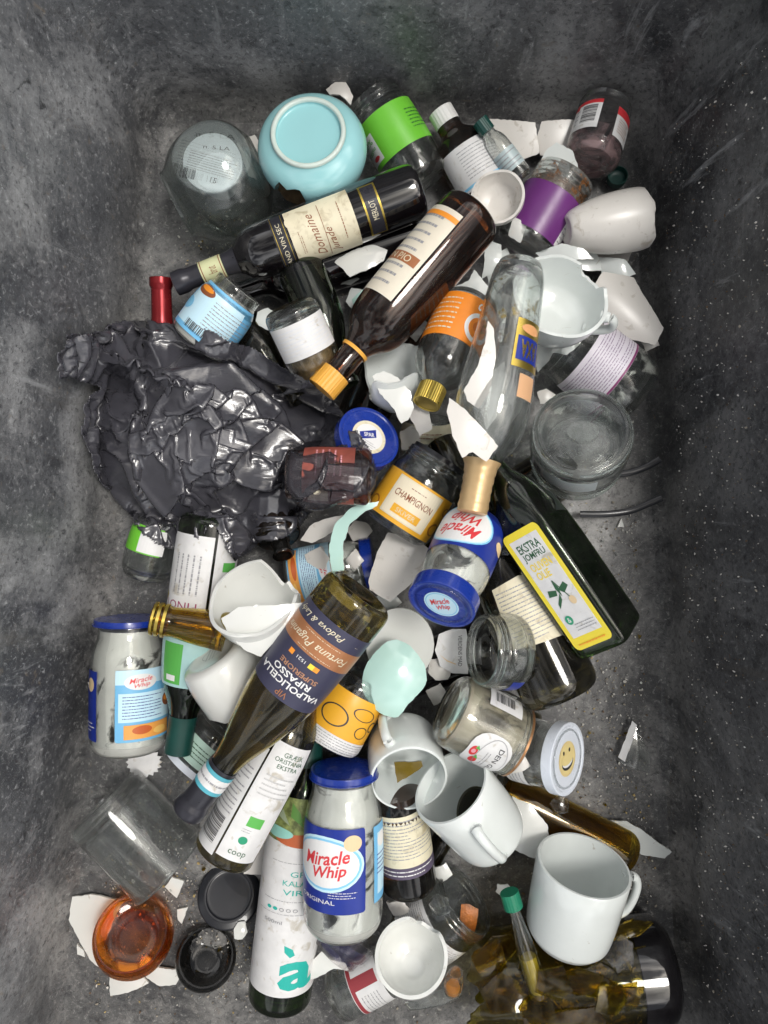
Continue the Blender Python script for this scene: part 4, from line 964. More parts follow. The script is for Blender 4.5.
# ---- lower left
vessel(1, 'drinking_glass', 'large clear tumbler lying on its side at the lower left', 'glass', (103, 800, .047), (170, 868, .044), 42,
       [(.03, .96, .5), (.08, 1, .3), (1, 1.02)], CLEAR, n=64, wall=.0030, base=.013, punt=.003, bfac=.94, parts=[(rings, dict(ts=(.985,), mat=CLEAR, name='rim_bead', h=.0016, w=.0018))])
vessel(1, 'candle_glass', 'low orange glass candle holder standing on a white shard', 'candle holder', (136, 938, .006), (131, 933, .042), 38,
       [(.05, .86, .5), (.3, 1.04, .5), (.8, 1.0, .5), (1, .92)], ORANGEG, n=56, wall=.0035, base=.006)
vessel(1, 'jar_lid', 'loose black metal lid lying beside the white oil bottle', 'lid', (230, 896, .0), (229, 895, .014), 31,
       [(.05, .97, .4), (.3, 1.0, .3), (.92, 1.0, .3), (1, .94)], BLACKL, solid=True, body='lid_shell', n=56, parts=[(cap, dict(t0=.9, t1=1.10, r=.80, mat=BLACKL, name='raised_ring', rim=.0016))])
vessel(1, 'glass_bowl', 'small round black glass bowl with shiny rim on the floor', 'bowl', (206, 961, .002), (206, 957, .034), 30,
       [(.05, .6, .5), (.4, .96, .5), (.8, 1, .5), (1, .90)], glass('smoked_glass', (.10, .10, .10)), n=56, wall=.003)
shard(0.6, 'flat_scrap', 'cream angular plastic piece under the end of the barcode bottle', 'scrap', [(243, 850), (252, 834), (262, 825), (276, 832), (280, 846), (276, 866), (262, 875), (244, 874)], .02, CERW, bulge=.002, thick=.002)
vessel(2.4, 'oil_bottle', 'olive oil bottle with white barcode label and green leaf square, base at lower left', 'bottle', (222, 856, .050), (322, 672, .045), 31,
       [(.01, .95, .5), (.03, 1, .3), (.68, 1, .5), (.78, .6, .5), (.84, .38, .3), (1, .36)], OLIVEG, n=48,
       parts=[(label, dict(t0=.07, t1=.66, aw=86, ac=30, mat=PAPER, items=[('r', -.05, -.16, .34, .085, GRN), ('lines', -.1, -.24, .3, .04, 2, GREY), ('e', -.12, -.32, .2, .065, ink(.02, .30, .16)), ('t', 'coop', -.1, -.44, .4, .05, DKG), ('t', 'GRÆSK', .05, .42, .5, .04, DKG), ('t', 'ORISTANIA', .0, .37, .7, .035, DKG), ('t', 'EKSTRA', .02, .32, .5, .035, DKG), ('lines', 0, .15, .7, .2, 5, ink(.5, .5, .5))])),
              (label, dict(t0=.05, t1=.60, aw=70, ac=-52, mat=PAPER, name='back_label', items=[('bar', .0, -.30, .7, .24, 1), ('lines', 0, .1, .8, .5, 12, GREY)]))])
vessel(1.6, 'oil_bottle', 'white labelled olive oil bottle with a large teal letter a, dark base down', 'bottle', (279, 1000, .040), (312, 716, .050), 32,
       [(.01, .95, .5), (.03, 1, .3), (.74, 1, .5), (.82, .6, .5), (.87, .42, .3), (1, .40)], GREENG, n=56,
       parts=[(label, dict(t0=.085, t1=.60, aw=168, ac=0, mat=PAPER, items=[('t', 'a', .16, -.36, .40, .19, TEAL, 0, 0, .03), ('p', [(.06, -.235), (.0, -.20), (-.01, -.155), (.08, -.18), (.11, -.22)], TEAL),
                   ('t', 'GRÆSK', .18, .31, .42, .035, TEAL), ('t', 'KALAMATA', .16, .25, .52, .035, TEAL), ('t', 'VIRGIN', .14, .19, .46, .035, TEAL), ('lines', .1, .13, .8, .014, 1, GREY), ('lines', .1, .38, .7, .012, 1, GREY), ('e', -.22, .075, .05, .022, TEAL), ('e', -.15, .075, .05, .022, TEAL), ('ring', -.08, .075, .05, .022, .3, GREY), ('ring', -.01, .075, .05, .022, .3, GREY), ('ring', .06, .075, .05, .022, .3, GREY), ('lines', -.05, .045, .6, .01, 1, GREY), ('t', '500ml', -.16, -.01, .2, .022, GREY)])),
              (label, dict(t0=.60, t1=.75, aw=168, ac=0, mat=pbr('olive_picture', (.30, .36, .12), .4, var=.7, scale=110), name='picture_label', items=[('e', .2, .2, .16, .2, ink(.62, .66, .05)), ('e', .3, -.02, .18, .22, ink(.62, .66, .05)), ('e', .1, -.42, .7, .3, ink(.5, .12, .04)), ('e', -.25, -.3, .4, .25, ink(.3, .62, .55)), ('p', [(-.4, .4), (-.3, .1), (-.1, -.1), (-.2, .2)], ink(.3, .36, .25)), ('p', [(-.1, .4), (-.1, .1), (.05, -.1), (.0, .2)], ink(.1, .25, .05)), ('p', [(.3, .45), (.1, .3), (.0, .0), (.15, .1)], ink(.12, .28, .05))])),
              (sleeve, dict(t0=.84, t1=1, mat=DKGREENC, off=.001))])
vessel(5.5, 'wine_bottle', 'open dark olive wine bottle with slate and copper label lying across the middle', 'bottle', (362, 591, .100), (187, 812, .075), 38.5, BURG, OLIVEG, n=64, wall=.003, punt=.014,
       parts=[(label, dict(t0=.115, t1=.43, aw=186, ac=0, mat=SLATE, items=[('r', 0, -.19, 1, .24, COPPER), ('t', 'Fortuna Puganini', .04, -.19, .66, .11, PAPERC, 3, .4), ('lines', 0, -.28, .34, .02, 1, PAPERC), ('lines', 0, -.1, .34, .02, 1, PAPERC),
                   ('t', 'Padova & Lady', .12, -.405, .50, .085, PAPERC, 3, .4), ('lines', -.26, -.4, .04, .02, 1, PAPERC), ('r', -.10, .01, .045, .055, ORNG), ('r', -.055, .01, .045, .055, YEL), ('r', .14, .01, .045, .055, ORNG), ('t', '1521', .04, .01, .08, .035, WHT), ('t', 'SUPERIORE', .0, .14, .36, .055, ink(.42, .22, .13), 0, 0, .02),
                   ('t', 'RIPASSO', .02, .225, .36, .07, WHT, 0, 0, .02), ('t', 'VALPOLICELLA', .0, .32, .62, .075, WHT, 0, 0, .02), ('t', 'VIP', .0, .43, .10, .07, COPPER)])),
              (sleeve, dict(t0=.78, t1=.995, mat=DARKCAP)), (label, dict(t0=.795, t1=.875, aw=300, mat=pbr('teal_band', (.10, .42, .52), .35), name='neck_band', off=.0014, items=[('r', 0, 0, 1, .62, PAPER), ('lines', 0, 0, .9, .3, 1, GREY)]))])
# ---- centre low
shard(5, 'dessert_plate', 'round white saucer with faint print right of the wine bottle base', 'plate', [(400 + 34 * math.cos(2 * PI * k / 30), 645 + 37 * math.sin(2 * PI * k / 30)) for k in range(30)], .085, CER, bulge=-.004, thick=.003, jit=.0001)
shard(5.6, 'ceramic_shard', 'pale mint broken bowl piece lying over the white saucer', 'shard', [(362, 680), (372, 655), (392, 640), (410, 646), (424, 664), (425, 684), (408, 702), (398, 716), (384, 714), (368, 700)], .115, MINT, bulge=.016, thick=.004, smooth=True)
vessel(3, 'glass_jar', 'mushroom jar with orange label and white text strip below the wine bottle label', 'jar', (326, 742, .05), (364, 676, .045), 33, JAR, CLEAR,
       parts=[(label, dict(t0=.04, t1=.80, aw=176, ac=10, mat=AMBL, items=[('ring', -.12, .05, .30, .36, .12, INK), ('ring', .16, .26, .26, .22, .12, INK), ('ring', .22, -.04, .16, .22, .15, INK), ('e', .34, .1, .12, .2, INK), ('e', .34, .1, .09, .15, AMBL), ('r', 0, -.37, 1, .26, PAPER), ('lines', 0, -.37, .94, .22, 5, GREY)]))])
vessel(5, 'ceramic_mug', 'white mug leaning over with an olive glass chip inside its open mouth', 'mug', (402, 738, .040), (409, 779, .110), 38,
       [(.03, .86, .5), (.10, .95, .5), (.4, .99, .5), (1, 1)], CERB, wall=.0035, body='mug_body', n=64,
       parts=[(handle, dict(px=(376, 700), mat=CERB, t0=.14, t1=.80, reach=.36))])
shard(5.05, 'glass_shard', 'olive green glass chip lying inside the mouth of the leaning mug', 'shard', [(394, 762), (422, 761), (423, 766), (412, 774), (397, 783)], .110, pbr('olive_chip', (.16, .11, .01), .15, coat=.5), bulge=.002, fixed=True)
vessel(4.4, 'ceramic_mug', 'white mug lying on its side between the leaning mug and the green bottle', 'mug', (494, 836, .050), (450, 786, .092), 41, MUG, CERB, wall=.0035, body='mug_body', n=64,
       parts=[(handle, dict(px=(478, 828), mat=CERB, t0=.16, t1=.74, reach=.30, z=.16))])
shard(3, 'ceramic_shard', 'white broken plate edge right of the lying mug', 'shard', [(512, 796), (530, 803), (546, 822), (548, 835), (534, 858), (513, 848), (520, 826)], .06, CER, bulge=.01, thick=.004)
vessel(1, 'flat_bottle', 'olive coloured flat glass bottle lying below the smiling lid jar', 'bottle', (632, 855, .024), (505, 792, .022), 21,
       [(.03, .92, .5), (.08, 1, .4), (.8, 1, .5), (1, .8)], YOLIVE, n=48, wall=.003)
vessel(5, 'ceramic_mug', 'biggest white mug, whole but for its chipped base, at the lower right', 'mug', (566, 936, .070), (584, 864, .098), 46,
       [(.02, .80, .4), (.07, .86, .3), (.12, .93, .4), (.5, .98, .5), (1, 1)], CERB, wall=.0035, body='mug_body', n=72,
       parts=[(handle, dict(px=(640, 885), mat=CERB, t0=.34, t1=.86, reach=.34))])
vessel(1.2, 'wine_bottle', 'big smashed dark olive bottle with black base at the bottom right corner', 'bottle', (668, 968, .052), (455, 985, .050), 50,
       [(.02, .93, .5), (.07, 1, .3), (.7, 1.0, .4), (1, .9)], glass('murky_olive_glass', (.40, .33, .04), thru=.25, film=.003, wav=.6), n=96, jag=.20, wall=.004, punt=.02, parts=[(fill, dict(t0=.2, t1=.74, mat=residue('yellow_flecks', (.60, .45, .03), .56, .62, 55), name='residue', k=.98, flat=False)), (sleeve, dict(t0=.0, t1=.18, mat=BLACKG, name='dark_base', off=.0005))])
shard(2.4, 'glass_shard', 'clear triangular glass shard standing between the biggest mug and the black bottle base', 'shard', [(604, 956), (620, 933), (632, 942), (633, 962), (628, 988)], .085, glass('grey_glass', (.75, .75, .76)), bulge=.004, thick=.003)
vessel(1.9, 'small_bottle', 'slim clear bottle with green cap and yellow oil inside left of the biggest mug', 'bottle', (541, 1000, .060), (510, 895, .060), 10,
       [(.03, .95, .4), (.08, 1), (.5, 1, .5), (.72, .62, .5), (.9, .5), (1, .5)], CLEAR, wall=.0015, n=32,
       parts=[(cap, dict(t0=.88, t1=1.03, r=.95, mat=GREENC, ridges=20, name='green_cap')), (fill, dict(t0=.04, t1=.42, mat=pbr('yellow_oil', (.42, .30, .01), .1), k=.9, name='oil'))])
shard(2.2, 'glass_shard', 'long yellow glass strip at the very bottom edge of the heap', 'shard', [(523, 1018), (560, 1010), (596, 1006), (606, 1022), (600, 1040), (540, 1040), (524, 1030)], .115, YOLIVE, bulge=.004, thick=.003)
vessel(2, 'glass_jar', 'open clear jar with white label and an orange food scrap inside', 'jar', (412, 940, .036), (466, 900, .060), 37,
       [(.05, .93, .5), (.15, 1, .4), (.74, 1, .4), (.82, .94, .4), (1, .94)], CLEAR, n=56, wall=.003,
       parts=[(label, dict(t0=.16, t1=.66, aw=160, ac=0, items=[('lines', 0, 0, .86, .8, 12, GREY)])), (rings, dict(ts=(.86, .93), mat=CLEAR))])
shard(2.05, 'food_scrap', 'orange brown food scrap in the mouth of the open clear jar', 'food', [(461, 904), (470, 903), (478, 908), (476, 922), (474, 934), (462, 936), (459, 920)], .06, pbr('rusty_orange_food', (.50, .16, .03), .45, var=.5, scale=120, bmp=.7), bulge=.006, thick=.004, fixed=True)
vessel(3.6, 'ceramic_cup', 'white broken cup with its hollow facing up at the bottom centre', 'cup', (414, 967, .040), (411, 956, .078), 36,
       [(.05, .42, .5), (.3, .78, .5), (.7, .97, .4), (1, 1.0)], CER, wall=.004, body='cup_body', n=64, notches=[(425, 918, 60, .25)], jag=.05)
vessel(2, 'glass_jar', 'slim clear jar with red and white label lying at the bottom edge', 'jar', (334, 996, .036), (398, 962, .040), 27,
       [(.05, .93, .5), (.12, 1, .4), (.8, 1, .4), (.88, .9, .3), (1, .9)], CLEAR,
       parts=[(label, dict(t0=.36, t1=.80, aw=180, items=[('r', 0, -.42, 1, .12, ink(.3, .04, .05)), ('r', 0, .0, .14, .8, ink(.3, .04, .05)), ('e', -.28, .2, .12, .25, RED), ('lines', .3, 0, .3, .6, 6, GREY)])), (fill, dict(t0=.03, t1=.3, mat=MAYO2, k=.95, name='residue'))])
vessel(2, 'glass_jar', 'dark food jar with cream label and black contents next to the big blue labelled jar', 'jar', (410, 888, .040), (396, 790, .060), 28, JAR, BROWNG, solid=True,
       parts=[(label, dict(t0=.38, t1=.86, aw=170, mat=PAPERC, items=[('lines', 0, .05, .86, .8, 12, GREY)])), (label, dict(t0=.27, t1=.38, aw=170, mat=pbr('dark_mauve', (.10, .08, .13), .4), name='label_band', items=[('lines', 0, 0, .9, .7, 2, WHT)]))])
vessel(3.4, 'dressing_jar', 'big dressing jar with blue lid and dark blue front label at the bottom centre', 'jar', (343, 928, .060), (344, 768, .064), 40, JARW, CLEAR, n=60, wall=.003,
       parts=[(fill, dict(t0=.03, t1=.93, mat=MAYO, name='residue', k=.985)), (label, dict(t0=.22, t1=.72, aw=118, ac=-27, mat=BLUP, shape=rrect(.04, .03), items=MWfront())),
              (label, dict(t0=.24, t1=.70, aw=40, ac=68, mat=SKYL, name='back_label', items=[('r', 0, 0, .6, .8, PALEB), ('e', 0, .3, .6, .2, WHT), ('lines', 0, 0, .7, .3, 5, NAVY)])),
              (cap, dict(t0=.955, t1=1.0, r=.84, mat=BLUEL, name='lid', step=.0015))])
vessel(1, 'glass_jar', 'clear jar with dark purple lid half hidden under the big blue labelled jar', 'jar', (360, 912, .040), (332, 945, .045), 35, SQUAT, glass('smoky_clear_glass', (.90, .88, .89)), parts=[(fill, dict(t0=.5, t1=.95, mat=pbr('blue_swirl', (.03, .03, .12), .3, var=.5), k=.9, name='contents'))])
shard(2, 'ceramic_shard', 'white curved handle shard left of the slim jar at the bottom', 'shard', [(310, 962), (322, 950), (330, 955), (346, 962), (349, 970), (334, 966), (320, 974), (311, 980)], .05, CER, bulge=.006, thick=.005)
vessel(2, 'glass_vial', 'tiny clear glass vial stopper with orange bit right of the broken cup', 'vial', (452, 992, .03), (456, 972, .05), 10, [(.1, .9, .4), (.5, 1, .4), (1, .7)], CLEAR, wall=.0015, base=.002, punt=.001, n=28, parts=[(fill, dict(t0=.15, t1=.3, mat=ORNG, k=.9, name='residue'))])
shard(1.5, 'glass_shard', 'pale green glass shard under the broken cup at the bottom', 'shard', [(405, 1004), (430, 992), (460, 985), (462, 996), (440, 1004), (410, 1010)], .03, CLEARG, bulge=.004, thick=.003)
for k, (pts, w_) in enumerate([([(470, 950), (492, 932), (512, 936), (520, 958), (500, 972), (478, 970)], 'nearest the white cup at the bottom'), ([(548, 985), (575, 962), (600, 968), (590, 992), (565, 1002)], 'under the foot of the biggest mug'),
        ([(476, 985), (500, 975), (530, 985), (524, 1004), (490, 1008)], 'at the very bottom beside the green capped vial'), ([(596, 975), (618, 985), (640, 980), (634, 1000), (606, 1006)], 'just left of the black bottle base'), ([(604, 925), (630, 915), (655, 925), (640, 938), (615, 940)], 'right above the black bottle base')]):
    shard(2.3, 'glass_shard', 'sharp yellow olive glass piece ' + w_, 'shard', pts, .10, YOLIVE, bulge=.006, thick=.003, tilt=((-.5, .3), (.4, .4), (.1, -.5), (.5, 0), (-.2, .5))[k], group='smashed olive glass')
rg = random.Random(11)
YW = glass('wet_olive_glass', (.48, .37, .03), thru=.25, film=.0, wav=.3)
for k, (x, y, r, w_) in enumerate([(486, 965, 17, 'left of the slim green capped bottle, topmost'), (505, 990, 18, 'overlapping the green capped bottle end'), (530, 968, 15, 'below the rim of the biggest mug'), (556, 985, 17, 'in the middle of the smashed pile'), (585, 985, 16, 'under the mug foot, right side'),
        (478, 1005, 14, 'in the lower left corner of the smashed pile'), (612, 1000, 15, 'near the black base at the frame edge'), (575, 1010, 15, 'at the frame edge below the mug'), (540, 1012, 14, 'at the frame edge under the slim bottle'), (468, 985, 10, 'at the far left tip of the smashed pile'), (622, 965, 13, 'beside the clear triangular shard'), (515, 945, 11, 'between slim bottle and mug')]):
    kk = rg.randint(4, 6); a0 = rg.uniform(0, 6)
    if k not in (0, 3, 6, 8): continue
    r *= 1.45; pts = [(x + r * rg.uniform(.6, 1.25) * math.cos(a0 + 2 * PI * i / kk), y + r * rg.uniform(.6, 1.25) * math.sin(a0 + 2 * PI * i / kk)) for i in range(kk)]
    shard(2.31 + k * .01, 'glass_shard', 'jagged olive glass chunk ' + w_, 'shard', pts, .02 + .02 * (k % 3), YW, bulge=.004, thick=.003, tilt=(rg.uniform(-.4, .4), rg.uniform(-.4, .4)), group='smashed olive glass', smooth=False)
EXTRA = [([(536, 252), (560, 246), (582, 252), (592, 262), (570, 262), (548, 264)], 'behind the rim of the hollow broken mug', CERB), ([(404, 262), (424, 246), (440, 252), (432, 268), (416, 282)], 'right of the black wine bottle base', CERB),
         ([(368, 318), (386, 306), (398, 312), (392, 330), (374, 336)], 'at the right shoulder of the amber bottle', CER), ([(400, 432), (416, 424), (424, 436), (414, 452), (402, 450)], 'right of the round blue lid', CERW),
         ([(478, 300), (494, 292), (500, 308), (488, 322), (476, 316)], 'between the orange label and the big clear bottle', CERB), ([(620, 300), (640, 296), (650, 312), (636, 322), (620, 316)], 'on the curved cup side at the right', CER),
         ([(556, 340), (572, 334), (580, 344), (566, 356), (552, 352)], 'above the lilac label', CERB), ([(196, 622), (216, 614), (230, 622), (220, 640), (200, 640)], 'under the broken olive neck', CERB),
         ([(310, 600), (322, 590), (330, 600), (318, 614)], 'left of the open wine bottle base', CER), ([(425, 690), (440, 682), (448, 694), (434, 706)], 'left of the strawberry jar base', CERW),
         ([(386, 902), (402, 896), (410, 908), (394, 916)], 'below the dark food jar', CERW), ([(430, 868), (446, 860), (452, 872), (440, 882)], 'under the foot of the lying mug', CER),
         ([(492, 258), (506, 250), (510, 262), (500, 280), (490, 290), (486, 272)], 'left of the hollow broken mug', CERB), ([(536, 340), (548, 332), (556, 345), (548, 362), (538, 372), (533, 355)], 'right of the gold label bottle', CERB),
         ([(455, 318), (470, 312), (480, 318), (474, 330), (458, 328)], 'on the top edge of the orange label', CERW), ([(430, 262), (450, 250), (462, 258), (448, 272), (434, 276)], 'beside the big amber bottle base', CER),
         ([(352, 300), (368, 288), (372, 296), (356, 312)], 'between amber bottle and herb jar', MINT), ([(404, 330), (420, 318), (430, 326), (416, 342)], 'right of the amber bottle shoulder', CER),
         ([(416, 396), (428, 412), (432, 430), (420, 436), (410, 418)], 'left of the gold cap', CERW), ([(512, 218), (526, 226), (520, 244), (508, 236)], 'left of the purple label', CER),
         ([(598, 258), (622, 262), (634, 276), (616, 284), (602, 276)], 'under the conical vase', CERB), ([(640, 340), (652, 334), (658, 346), (646, 352)], 'at the tip of the broken conical cup', CERW),
         ([(330, 440), (342, 432), (346, 446), (336, 456)], 'at the right edge of the bag', CERW), ([(376, 596), (392, 590), (402, 602), (388, 612)], 'below the triangular white shard', CERB),
         ([(462, 446), (472, 438), (476, 452), (466, 462)], 'above the tan foil neck', CERW), ([(345, 560), (356, 548), (364, 560), (354, 572)], 'inside the mint crescent', CERW),
         ([(226, 690), (244, 684), (250, 698), (232, 708)], 'under the open wine bottle shoulder', CERB), ([(508, 760), (522, 752), (530, 764), (514, 774)], 'under the smiling lid jar', CERW)]
for pts, w_, m in EXTRA:
    shard(3.1, 'ceramic_shard', ('pale mint' if m is MINT else 'thin white') + ' curved crockery sliver ' + w_, 'shard', pts, .06, m, bulge=.005, tilt=(.2, .15), smooth=False, curl=(40, .004))
# small shards that fill gaps
FILLS = [((268, 318), 13, CERB), ((440, 330), 12, PAPERC), ((505, 300), 13, CERW), ((356, 300), 14, CERB), ((318, 560), 14, CERW), ((360, 530), 12, CERW), ((470, 480), 12, CER), ((540, 770), 12, CLEAR),
         ((300, 720), 14, CER), ((440, 670), 14, CERW), ((505, 700), 12, CERB), ((490, 760), 14, CLEAR), ((560, 805), 10, CLEAR), ((440, 905), 12, CLEAR), ((505, 890), 9, CER), ((240, 930), 9, CER), ((235, 700), 12, CER), ((380, 635), 12, CERW)]
WH = ['left of the clear herb jar', 'beside the gold cap', 'beneath the broken handled mug', 'under the amber bottle label', 'under the mint crescent', 'by the mushroom jar', 'near the tan foil neck', 'by the smiling lid', 'under the open wine bottle', 'under the saucer', 'below the thick clear jar', 'under the strawberry jar', 'on the flat olive bottle', 'beside the open clear jar', 'left of the green cap', 'below the black lid', 'under the broken mug', 'beneath the mint piece']
rf = random.Random(5)
for (c, r, m), w_ in zip(FILLS, WH):
    k = rf.randint(4, 6); a0 = rf.uniform(0, 6)
    pts = [(c[0] + r * rf.uniform(.7, 1.15) * math.cos(a0 + 2 * PI * i / k), c[1] + r * rf.uniform(.7, 1.15) * math.sin(a0 + 2 * PI * i / k)) for i in range(k)]
    shard(2.0, 'glass_shard' if m is CLEAR else 'ceramic_shard', 'small broken %s piece ' % ('clear glass' if m is CLEAR else 'white') + w_, 'shard', pts, .035, m, bulge=.004, tilt=(rf.uniform(-.3, .3), rf.uniform(-.3, .3)))

# ------------------------------------------------------------------ settle: lift every thing until it rests on what lies below it
def hits(a, b):
    for p, r in a:
        for q, s in b:
            if (p - q).length < r + s - .001: return True
    return False
SPECS.sort(key=lambda s: s['layer'])
placed = []; BUILT = []
def bbox(a): return (min(p.x - r for p, r in a), max(p.x + r for p, r in a), min(p.y - r for p, r in a), max(p.y + r for p, r in a))
LIFTS = []
for s in SPECS:
    zo = 0.0
    if not s['nocol']:
        while zo < .11:
            me_ = s['sph'](zo); bb = bbox(me_)
            if not any(b[0] < bb[1] and b[1] > bb[0] and b[2] < bb[3] and b[3] > bb[2] and hits(me_, o) for o, b in placed): break
            zo += .004
        me_ = s['sph'](zo); placed.append((me_, bbox(me_)))
    LIFTS.append((round(zo, 3), s['lab'][:50]))
    r = s['build'](zo)
    if isinstance(r, Vessel): BUILT.append(r)
for l in sorted(LIFTS)[-25:]: print('LIFT', l)
foot_ring()

# ------------------------------------------------------------------ the crumpled plastic bag
BAGP = [(54, 352), (66, 334), (98, 330), (116, 320), (150, 317), (186, 322), (214, 330), (250, 345), (292, 372), (330, 395), (352, 420), (372, 448), (379, 470), (374, 492), (345, 504), (312, 516), (290, 538), (262, 544), (250, 556), (234, 562), (222, 540), (212, 522), (202, 535), (192, 552), (164, 546), (140, 536), (126, 512), (100, 486), (88, 456), (80, 430), (84, 405), (96, 385), (72, 378), (56, 380)]
def inside(x, y, P):
    c = False; n = len(P); j = n - 1
    for i in range(n):
        if (P[i][1] > y) != (P[j][1] > y) and x < (P[j][0] - P[i][0]) * (y - P[i][1]) / (P[j][1] - P[i][1]) + P[i][0]: c = not c
        j = i
    return c
def dist_poly(x, y, P):
    d = 1e9
    for (ax, ay), (bx, by) in zip(P, P[1:] + P[:1]):
        t_ = max(0, min(1, ((x - ax) * (bx - ax) + (y - ay) * (by - ay)) / ((bx - ax) ** 2 + (by - ay) ** 2)))
        d = min(d, math.hypot(x - ax - t_ * (bx - ax), y - ay - t_ * (by - ay)))
    return d
def ridge(v): return 1 - abs(noise.noise(v)) * 2.2
import numpy as np
def bag_top(x, y, solid):
    """height of what lies below a point (px)"""
    z = 0
    p = at(x, y, .08)
    for c, r in solid:
        d2 = (c.x - p.x) ** 2 + (c.y - p.y) ** 2; rr = (r / .86) ** 2
        if d2 < rr: z = max(z, c.z + math.sqrt(rr - d2))
    return z
SOL = [s for o, b in placed for s in o if s[1] > .006 and -.45 < s[0].x < .03 and -.1 < s[0].y < .3]
GX, GY = 220, 168; X0, X1, Y0, Y1 = 50, 382, 312, 566
coarse = {}; step = 6
for j in range(0, GY + step * 2, step):
    for i in range(0, GX + step * 2, step):
        coarse[i, j] = bag_top(X0 + (X1 - X0) * i / GX, Y0 + (Y1 - Y0) * j / GY, SOL)
for _ in range(2):
    coarse = {(i, j): max(v * .985, sum(coarse.get((i + a * step, j + b * step), v) for a in (-1, 0, 1) for b in (-1, 0, 1)) / 9) for (i, j), v in coarse.items()}
def ctop(i, j):
    a, b = i // step * step, j // step * step; u, v = (i - a) / step, (j - b) / step
    g = lambda p, q: coarse.get((p, q), 0)
    return (g(a, b) * (1 - u) + g(a + step, b) * u) * (1 - v) + (g(a, b + step) * (1 - u) + g(a + step, b + step) * u) * v
def bag_sim():
    """the film as an unstretchable sheet with more material than its footprint: pushed together it buckles into folds over what lies below"""
    ny, nx = GY + 1, GX + 1; P = np.zeros((ny, nx, 3)); M = np.zeros((ny, nx), bool); G = np.zeros((ny, nx)); D = np.zeros((ny, nx))
    SR = np.ones((ny, nx)); ST = np.ones((ny, nx)); TH = np.zeros((ny, nx))
    for j in range(ny):
        for i in range(nx):
            x = X0 + (X1 - X0) * i / GX; y = Y0 + (Y1 - Y0) * j / GY
            xx = x + 5 * noise.noise((x / 30, y / 30, 3)); yy = y + 5 * noise.noise((x / 30, y / 30, 9))
            M[j, i] = inside(xx, yy, BAGP); d = dist_poly(xx, yy, BAGP) if M[j, i] else 0; D[j, i] = d
            e = min(1, d / 80); dome = 1 - (1 - e) ** 2.2; left = max(0, min(1, (330 - x) / 120))
            wq = noise.noise_vector((x / 80, y / 80, 31)); bd = (345 + (x - 100) * .50 - y)
            big = 1 - abs(noise.noise((x / 62 + wq.x, y / 62 + wq.y, 33))) * 2.4
            rel = (.020 * big - .012 + .020 * math.exp(-(bd / 22) ** 2) - .026 * math.exp(-(((x - 232) * .5 - (y - 412) * .86) / 13) ** 2 - (((x - 232) * .86 + (y - 412) * .5) / 50) ** 2)) * min(1, d / 25) * left
            v_ = max(0, (.545 - (512 - y) / F) / 1.405); xw = -.315 - .155 * v_ + .018
            kx = (x - 384) / F; zw = (xw - kx) / (-kx + .15) if kx < 0 else 0
            ct = ctop(i, j) + (.004 if x < 300 or y < 430 else .013)
            g = max(zw + .004, ct, rel + max(ct, .012 + .075 * dome * left + .03 * dome)); G[j, i] = g
            n_ = noise.noise((x / 11, y / 11, 4)) * .009 + noise.noise((x / 40, y / 40, 6)) * .006
            P[j, i] = at(x, y, g + .006 + n_)
            w1 = noise.noise_vector((x / 60, y / 60, 2))
            ax, ay = x - 268 + 25 * w1.x, y - 462 + 25 * w1.y; TH[j, i] = math.atan2(ay, ax)
            k = noise.noise((x / 55, y / 55, 12)); band = max(0, min(1, (345 + (x - 100) * .40 - y + 10 * w1.x) / 14))
            TH[j, i] = TH[j, i] if band < .5 else -1.107
            film = max(0, min(1, (x - 285) / 20)) * (1 if y > 435 else 0)
            SR[j, i] = 1 + (.46 + .38 * k) * (1 - .5 * film); ST[j, i] = 1 + (.16 + .30 * noise.noise((x / 45, y / 45, 20))) * (1 - .5 * film)
            if band >= .5: SR[j, i] = 1.55 + .4 * k; ST[j, i] = 1.03
    SR = np.maximum(SR, 1.25); ST = np.maximum(ST, 1.04)
    X0_ = P[..., 0].copy(); Y0_ = P[..., 1].copy(); Q = P.copy(); pin = M & (D < 3.0)
    cons = []; GS = G.copy()
    for _ in range(12): GS[1:-1, 1:-1] = (GS[1:-1, 1:-1] * 4 + GS[:-2, 1:-1] + GS[2:, 1:-1] + GS[1:-1, :-2] + GS[1:-1, 2:]) / 8
    GS[~M] = 0
    def add(dj, di, stiff):
        js, ie = ny - dj, (nx - abs(di)); a = (slice(0, ny - dj), slice(0, nx - di) if di >= 0 else slice(-di, nx)); b_ = (slice(dj, ny), slice(di, nx) if di >= 0 else slice(0, nx + di))
        d = P[b_][..., :2] - P[a][..., :2]; L = np.hypot(d[..., 0], d[..., 1]); an = np.arctan2(-d[..., 1], d[..., 0]) - TH[a]
        L = np.sqrt(L * L + (GS[b_] - GS[a]) ** 2) * np.sqrt((np.cos(an) * SR[a]) ** 2 + (np.sin(an) * ST[a]) ** 2)
        ok = (M[a] & M[b_]); jj, ii = np.mgrid[0:L.shape[0], 0:L.shape[1]]
        for par in (0, 1):
            key = (jj // dj if dj else ii // abs(di)) % 2 == par
            cons.append((a, b_, L, (ok & key)[..., None] * .5 * stiff))
    add(0, 1, 1); add(1, 0, 1); add(1, 1, .6); add(1, -1, .6); add(0, 3, .03); add(3, 0, .03)
    Gf = G
